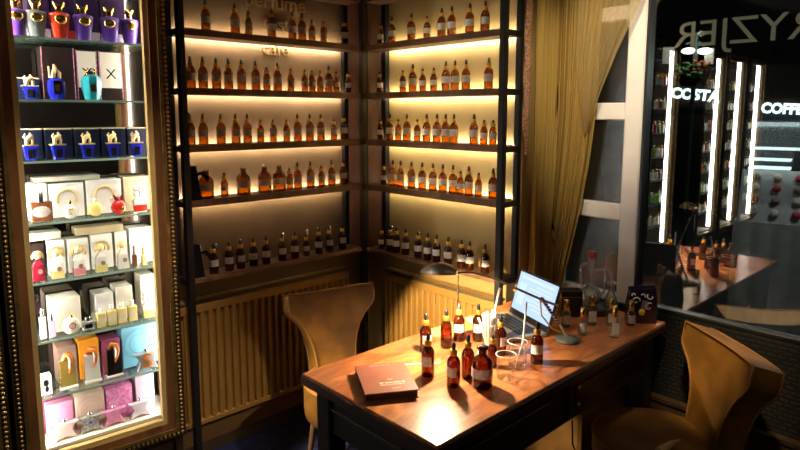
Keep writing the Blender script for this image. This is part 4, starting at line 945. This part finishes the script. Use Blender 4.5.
bo = bpy.data.objects.new('street_lamp_bulb', bl); COL.objects.link(bo); bo.location = (lp_.x-.35, lp_.y-.25, 2.42)
# display kiosk
kp = out_pt(12.6, 4.95); ka = math.radians(11.6)-PI/2
ks = tag(empty('display_kiosk', (kp.x, kp.y, -.02), ka), 'lit sweets display with a curved hood above a grey draped counter outside the window', 'kiosk')
v = []; f = []
dr = MB(); rings = []
for i in range(61):
    u = i/60; x = -.42+1.1*u; y = -.03*abs(math.sin(u*PI*9))
    rings.append([(x, y, 0), (x, y*.6, .45), (x, 0, .83)])
dr.loft(rings, False, True, closed=False).build('drape', M['cloth'], ks)
MB().box(-.42, .68, .0, .5, .83, .86).build('counter_top', M['cloth'], ks)
MB().loft([[(-.40, .02, .86), (.66, .02, .86), (.66, .04, .86), (-.40, .04, .86)], [(-.40, .16, 1.22), (.66, .16, 1.22), (.66, .18, 1.22), (-.40, .18, 1.22)]], True, False).build('sloped_board', M['cloth'], ks)
for z in (1.23, 1.29, 1.37): MB().rbox(-.36, -.10 if z < 1.35 else .08, .10, .3, z, z+.012, .003).rbox(.10, .66, .10, .3, z, z+.012, .003).build('lit_shelf', M['litw'], ks)
hood = MB(); rings = []
for i in range(13):
    a = PI*i/12; rings.append([(-.42+ .0, .14-.20*math.cos(a)*1.0, 1.22+.37*math.sin(a)), (.68, .14-.20*math.cos(a), 1.22+.37*math.sin(a))])
hood.loft(rings, False, True, closed=False).build('curved_hood', M['clear'], ks)
ckm = MB()
mc = {}
for j, (z, y) in enumerate(((1.165, .139), (1.09, .110), (1.01, .079), (.92, .044))):
    for i in range(7):
        x = -.30+i*.13
        kk = ('mac', (i+j) % 3)
        mt = ['rose', 'beige', 'redcard'][(i+j) % 3]
        def mk(mt=mt):
            o = MB().lathe([(.012, 0), (.024, .003), (.027, .010), (.025, .014)], 12).lathe([(.025, .020), (.027, .024), (.024, .031), (.012, .034)], 12).build('macaron', M[mt])
            MB().lathe([(.023, .013), (.0235, .021)], 12).build('filling', M['cream'], o); return o
        w = Matrix.Translation(kp) @ Matrix.Rotation(ka, 4, 'Z') @ Vector((x, y-.005, z-.02))
        o = place(kk, mk, *w, 0); o.rotation_euler = (math.radians(62), 0, ka)
        tag(o, f'round macaron on the sloped board of the kiosk, {["top","second","third","lowest"][j]} row, {ORD[i]} from the left', 'macaron', 'macarons on the kiosk board')

# ------------------------------------------------------------------ lights, world, camera
def area(name, loc, rot, sx, sy, e, col):
    l = bpy.data.lights.new(name, 'AREA'); l.shape = 'RECTANGLE'; l.size = sx; l.size_y = sy; l.energy = e; l.color = col
    o = bpy.data.objects.new(name, l); COL.objects.link(o); o.location = loc; o.rotation_euler = rot; return o
def spot(name, loc, target, e, col, size=1.0, blend=.6, soft=.05):
    l = bpy.data.lights.new(name, 'SPOT'); l.energy = e; l.color = col; l.spot_size = size; l.spot_blend = blend; l.shadow_soft_size = soft
    o = bpy.data.objects.new(name, l); COL.objects.link(o); o.location = loc
    o.rotation_euler = (Vector(target)-Vector(loc)).to_track_quat('-Z', 'Y').to_euler(); return o
area('room_fill_area', (.2, -.9, 2.75), (0, 0, 0), 1.4, 1.4, 5, (1, .78, .52))  # added fill that lifts the whole room, no fixture modelled
spot('right_chair_fill', (1.2, .55, 2.7), (2.40, .74, .74), 300, (1, .76, .40), .27, .9)  # added spot to brighten the right chair's back
spot('left_chair_fill', (.66, 2.16, 1.45), (1.36, 2.03, .52), 210, (1, .84, .48), .50, .6)  # added spot standing in for cabinet glow on the left chair
spot('table_end_fill', (1.75, .95, 2.7), (2.30, 1.18, .78), 26, (1, .84, .62), .42, .8)  # added spot for the bottles at the far table end
spot('pouf_fill', (.55, 1.25, .55), (2.05, 1.24, .30), 70, (1, .82, .5), .22, .8)  # added spot near the floor, lights the pouf under the table
spot('cabinet_fill', (.75, 1.25, 2.72), (.74, 2.42, .85), 120, (1, .88, .68), .62, .9)  # added spot to light the cabinet's front and frame
spot('curtain_fill', (1.4, .9, 2.7), (2.51, 1.34, 1.75), 150, (1, .86, .64), .62, .9)  # added spot that brightens curtain and mullion
spot('right_rack_fill', (1.1, 1.7, 2.7), (2.25, 2.0, 1.7), 10, (1, .80, .45), .9, .9)  # weak added spot to lift the right rack
pl = bpy.data.lights.new('kiosk_fill', 'POINT'); pl.energy = 22; pl.color = (.85, .95, 1); pl.shadow_soft_size = .02
po = bpy.data.objects.new('kiosk_fill', pl); COL.objects.link(po); po.location = (4.45, .75, 1.9)  # added point light in front of the kiosk, brightens its board
spot('radiator_fill', (1.462, 1.418, 1.044), (2.22, 1.84, .52), 190, (1, .78, .42), .80, .35, .012)  # extra spot added at the lamp head to brighten the right radiator
w = bpy.data.worlds.new('night'); scene.world = w; w.use_nodes = True
w.node_tree.nodes['Background'].inputs[0].default_value = (.012, .014, .02, 1); w.node_tree.nodes['Background'].inputs[1].default_value = .5

f_, py, pitch, yaw, roll = 607.44, 192.54, .128407, .81197, .000928
fw = Vector((math.cos(yaw)*math.cos(pitch), math.sin(yaw)*math.cos(pitch), -math.sin(pitch)))
rt = Vector((math.sin(yaw), -math.cos(yaw), 0)); up = rt.cross(fw)
r2 = math.cos(roll)*rt+math.sin(roll)*up; u2 = -math.sin(roll)*rt+math.cos(roll)*up
cd = bpy.data.cameras.new('camera'); cd.sensor_width = 36; cd.lens = 36*f_/800; cd.shift_y = -(225-py)/800; cd.clip_start = .05
co = bpy.data.objects.new('camera', cd); COL.objects.link(co)
co.matrix_world = Matrix(((r2.x, u2.x, -fw.x, 0), (r2.y, u2.y, -fw.y, 0), (r2.z, u2.z, -fw.z, 1.6), (0, 0, 0, 1)))
scene.camera = co
scene.cycles.transparent_max_bounces = 24; scene.cycles.max_bounces = 8; scene.cycles.sample_clamp_indirect = 6
scene.cycles.use_denoising = True
scene.view_settings.view_transform = 'Standard'; scene.view_settings.look = 'Medium Contrast'; scene.view_settings.exposure = 0.0
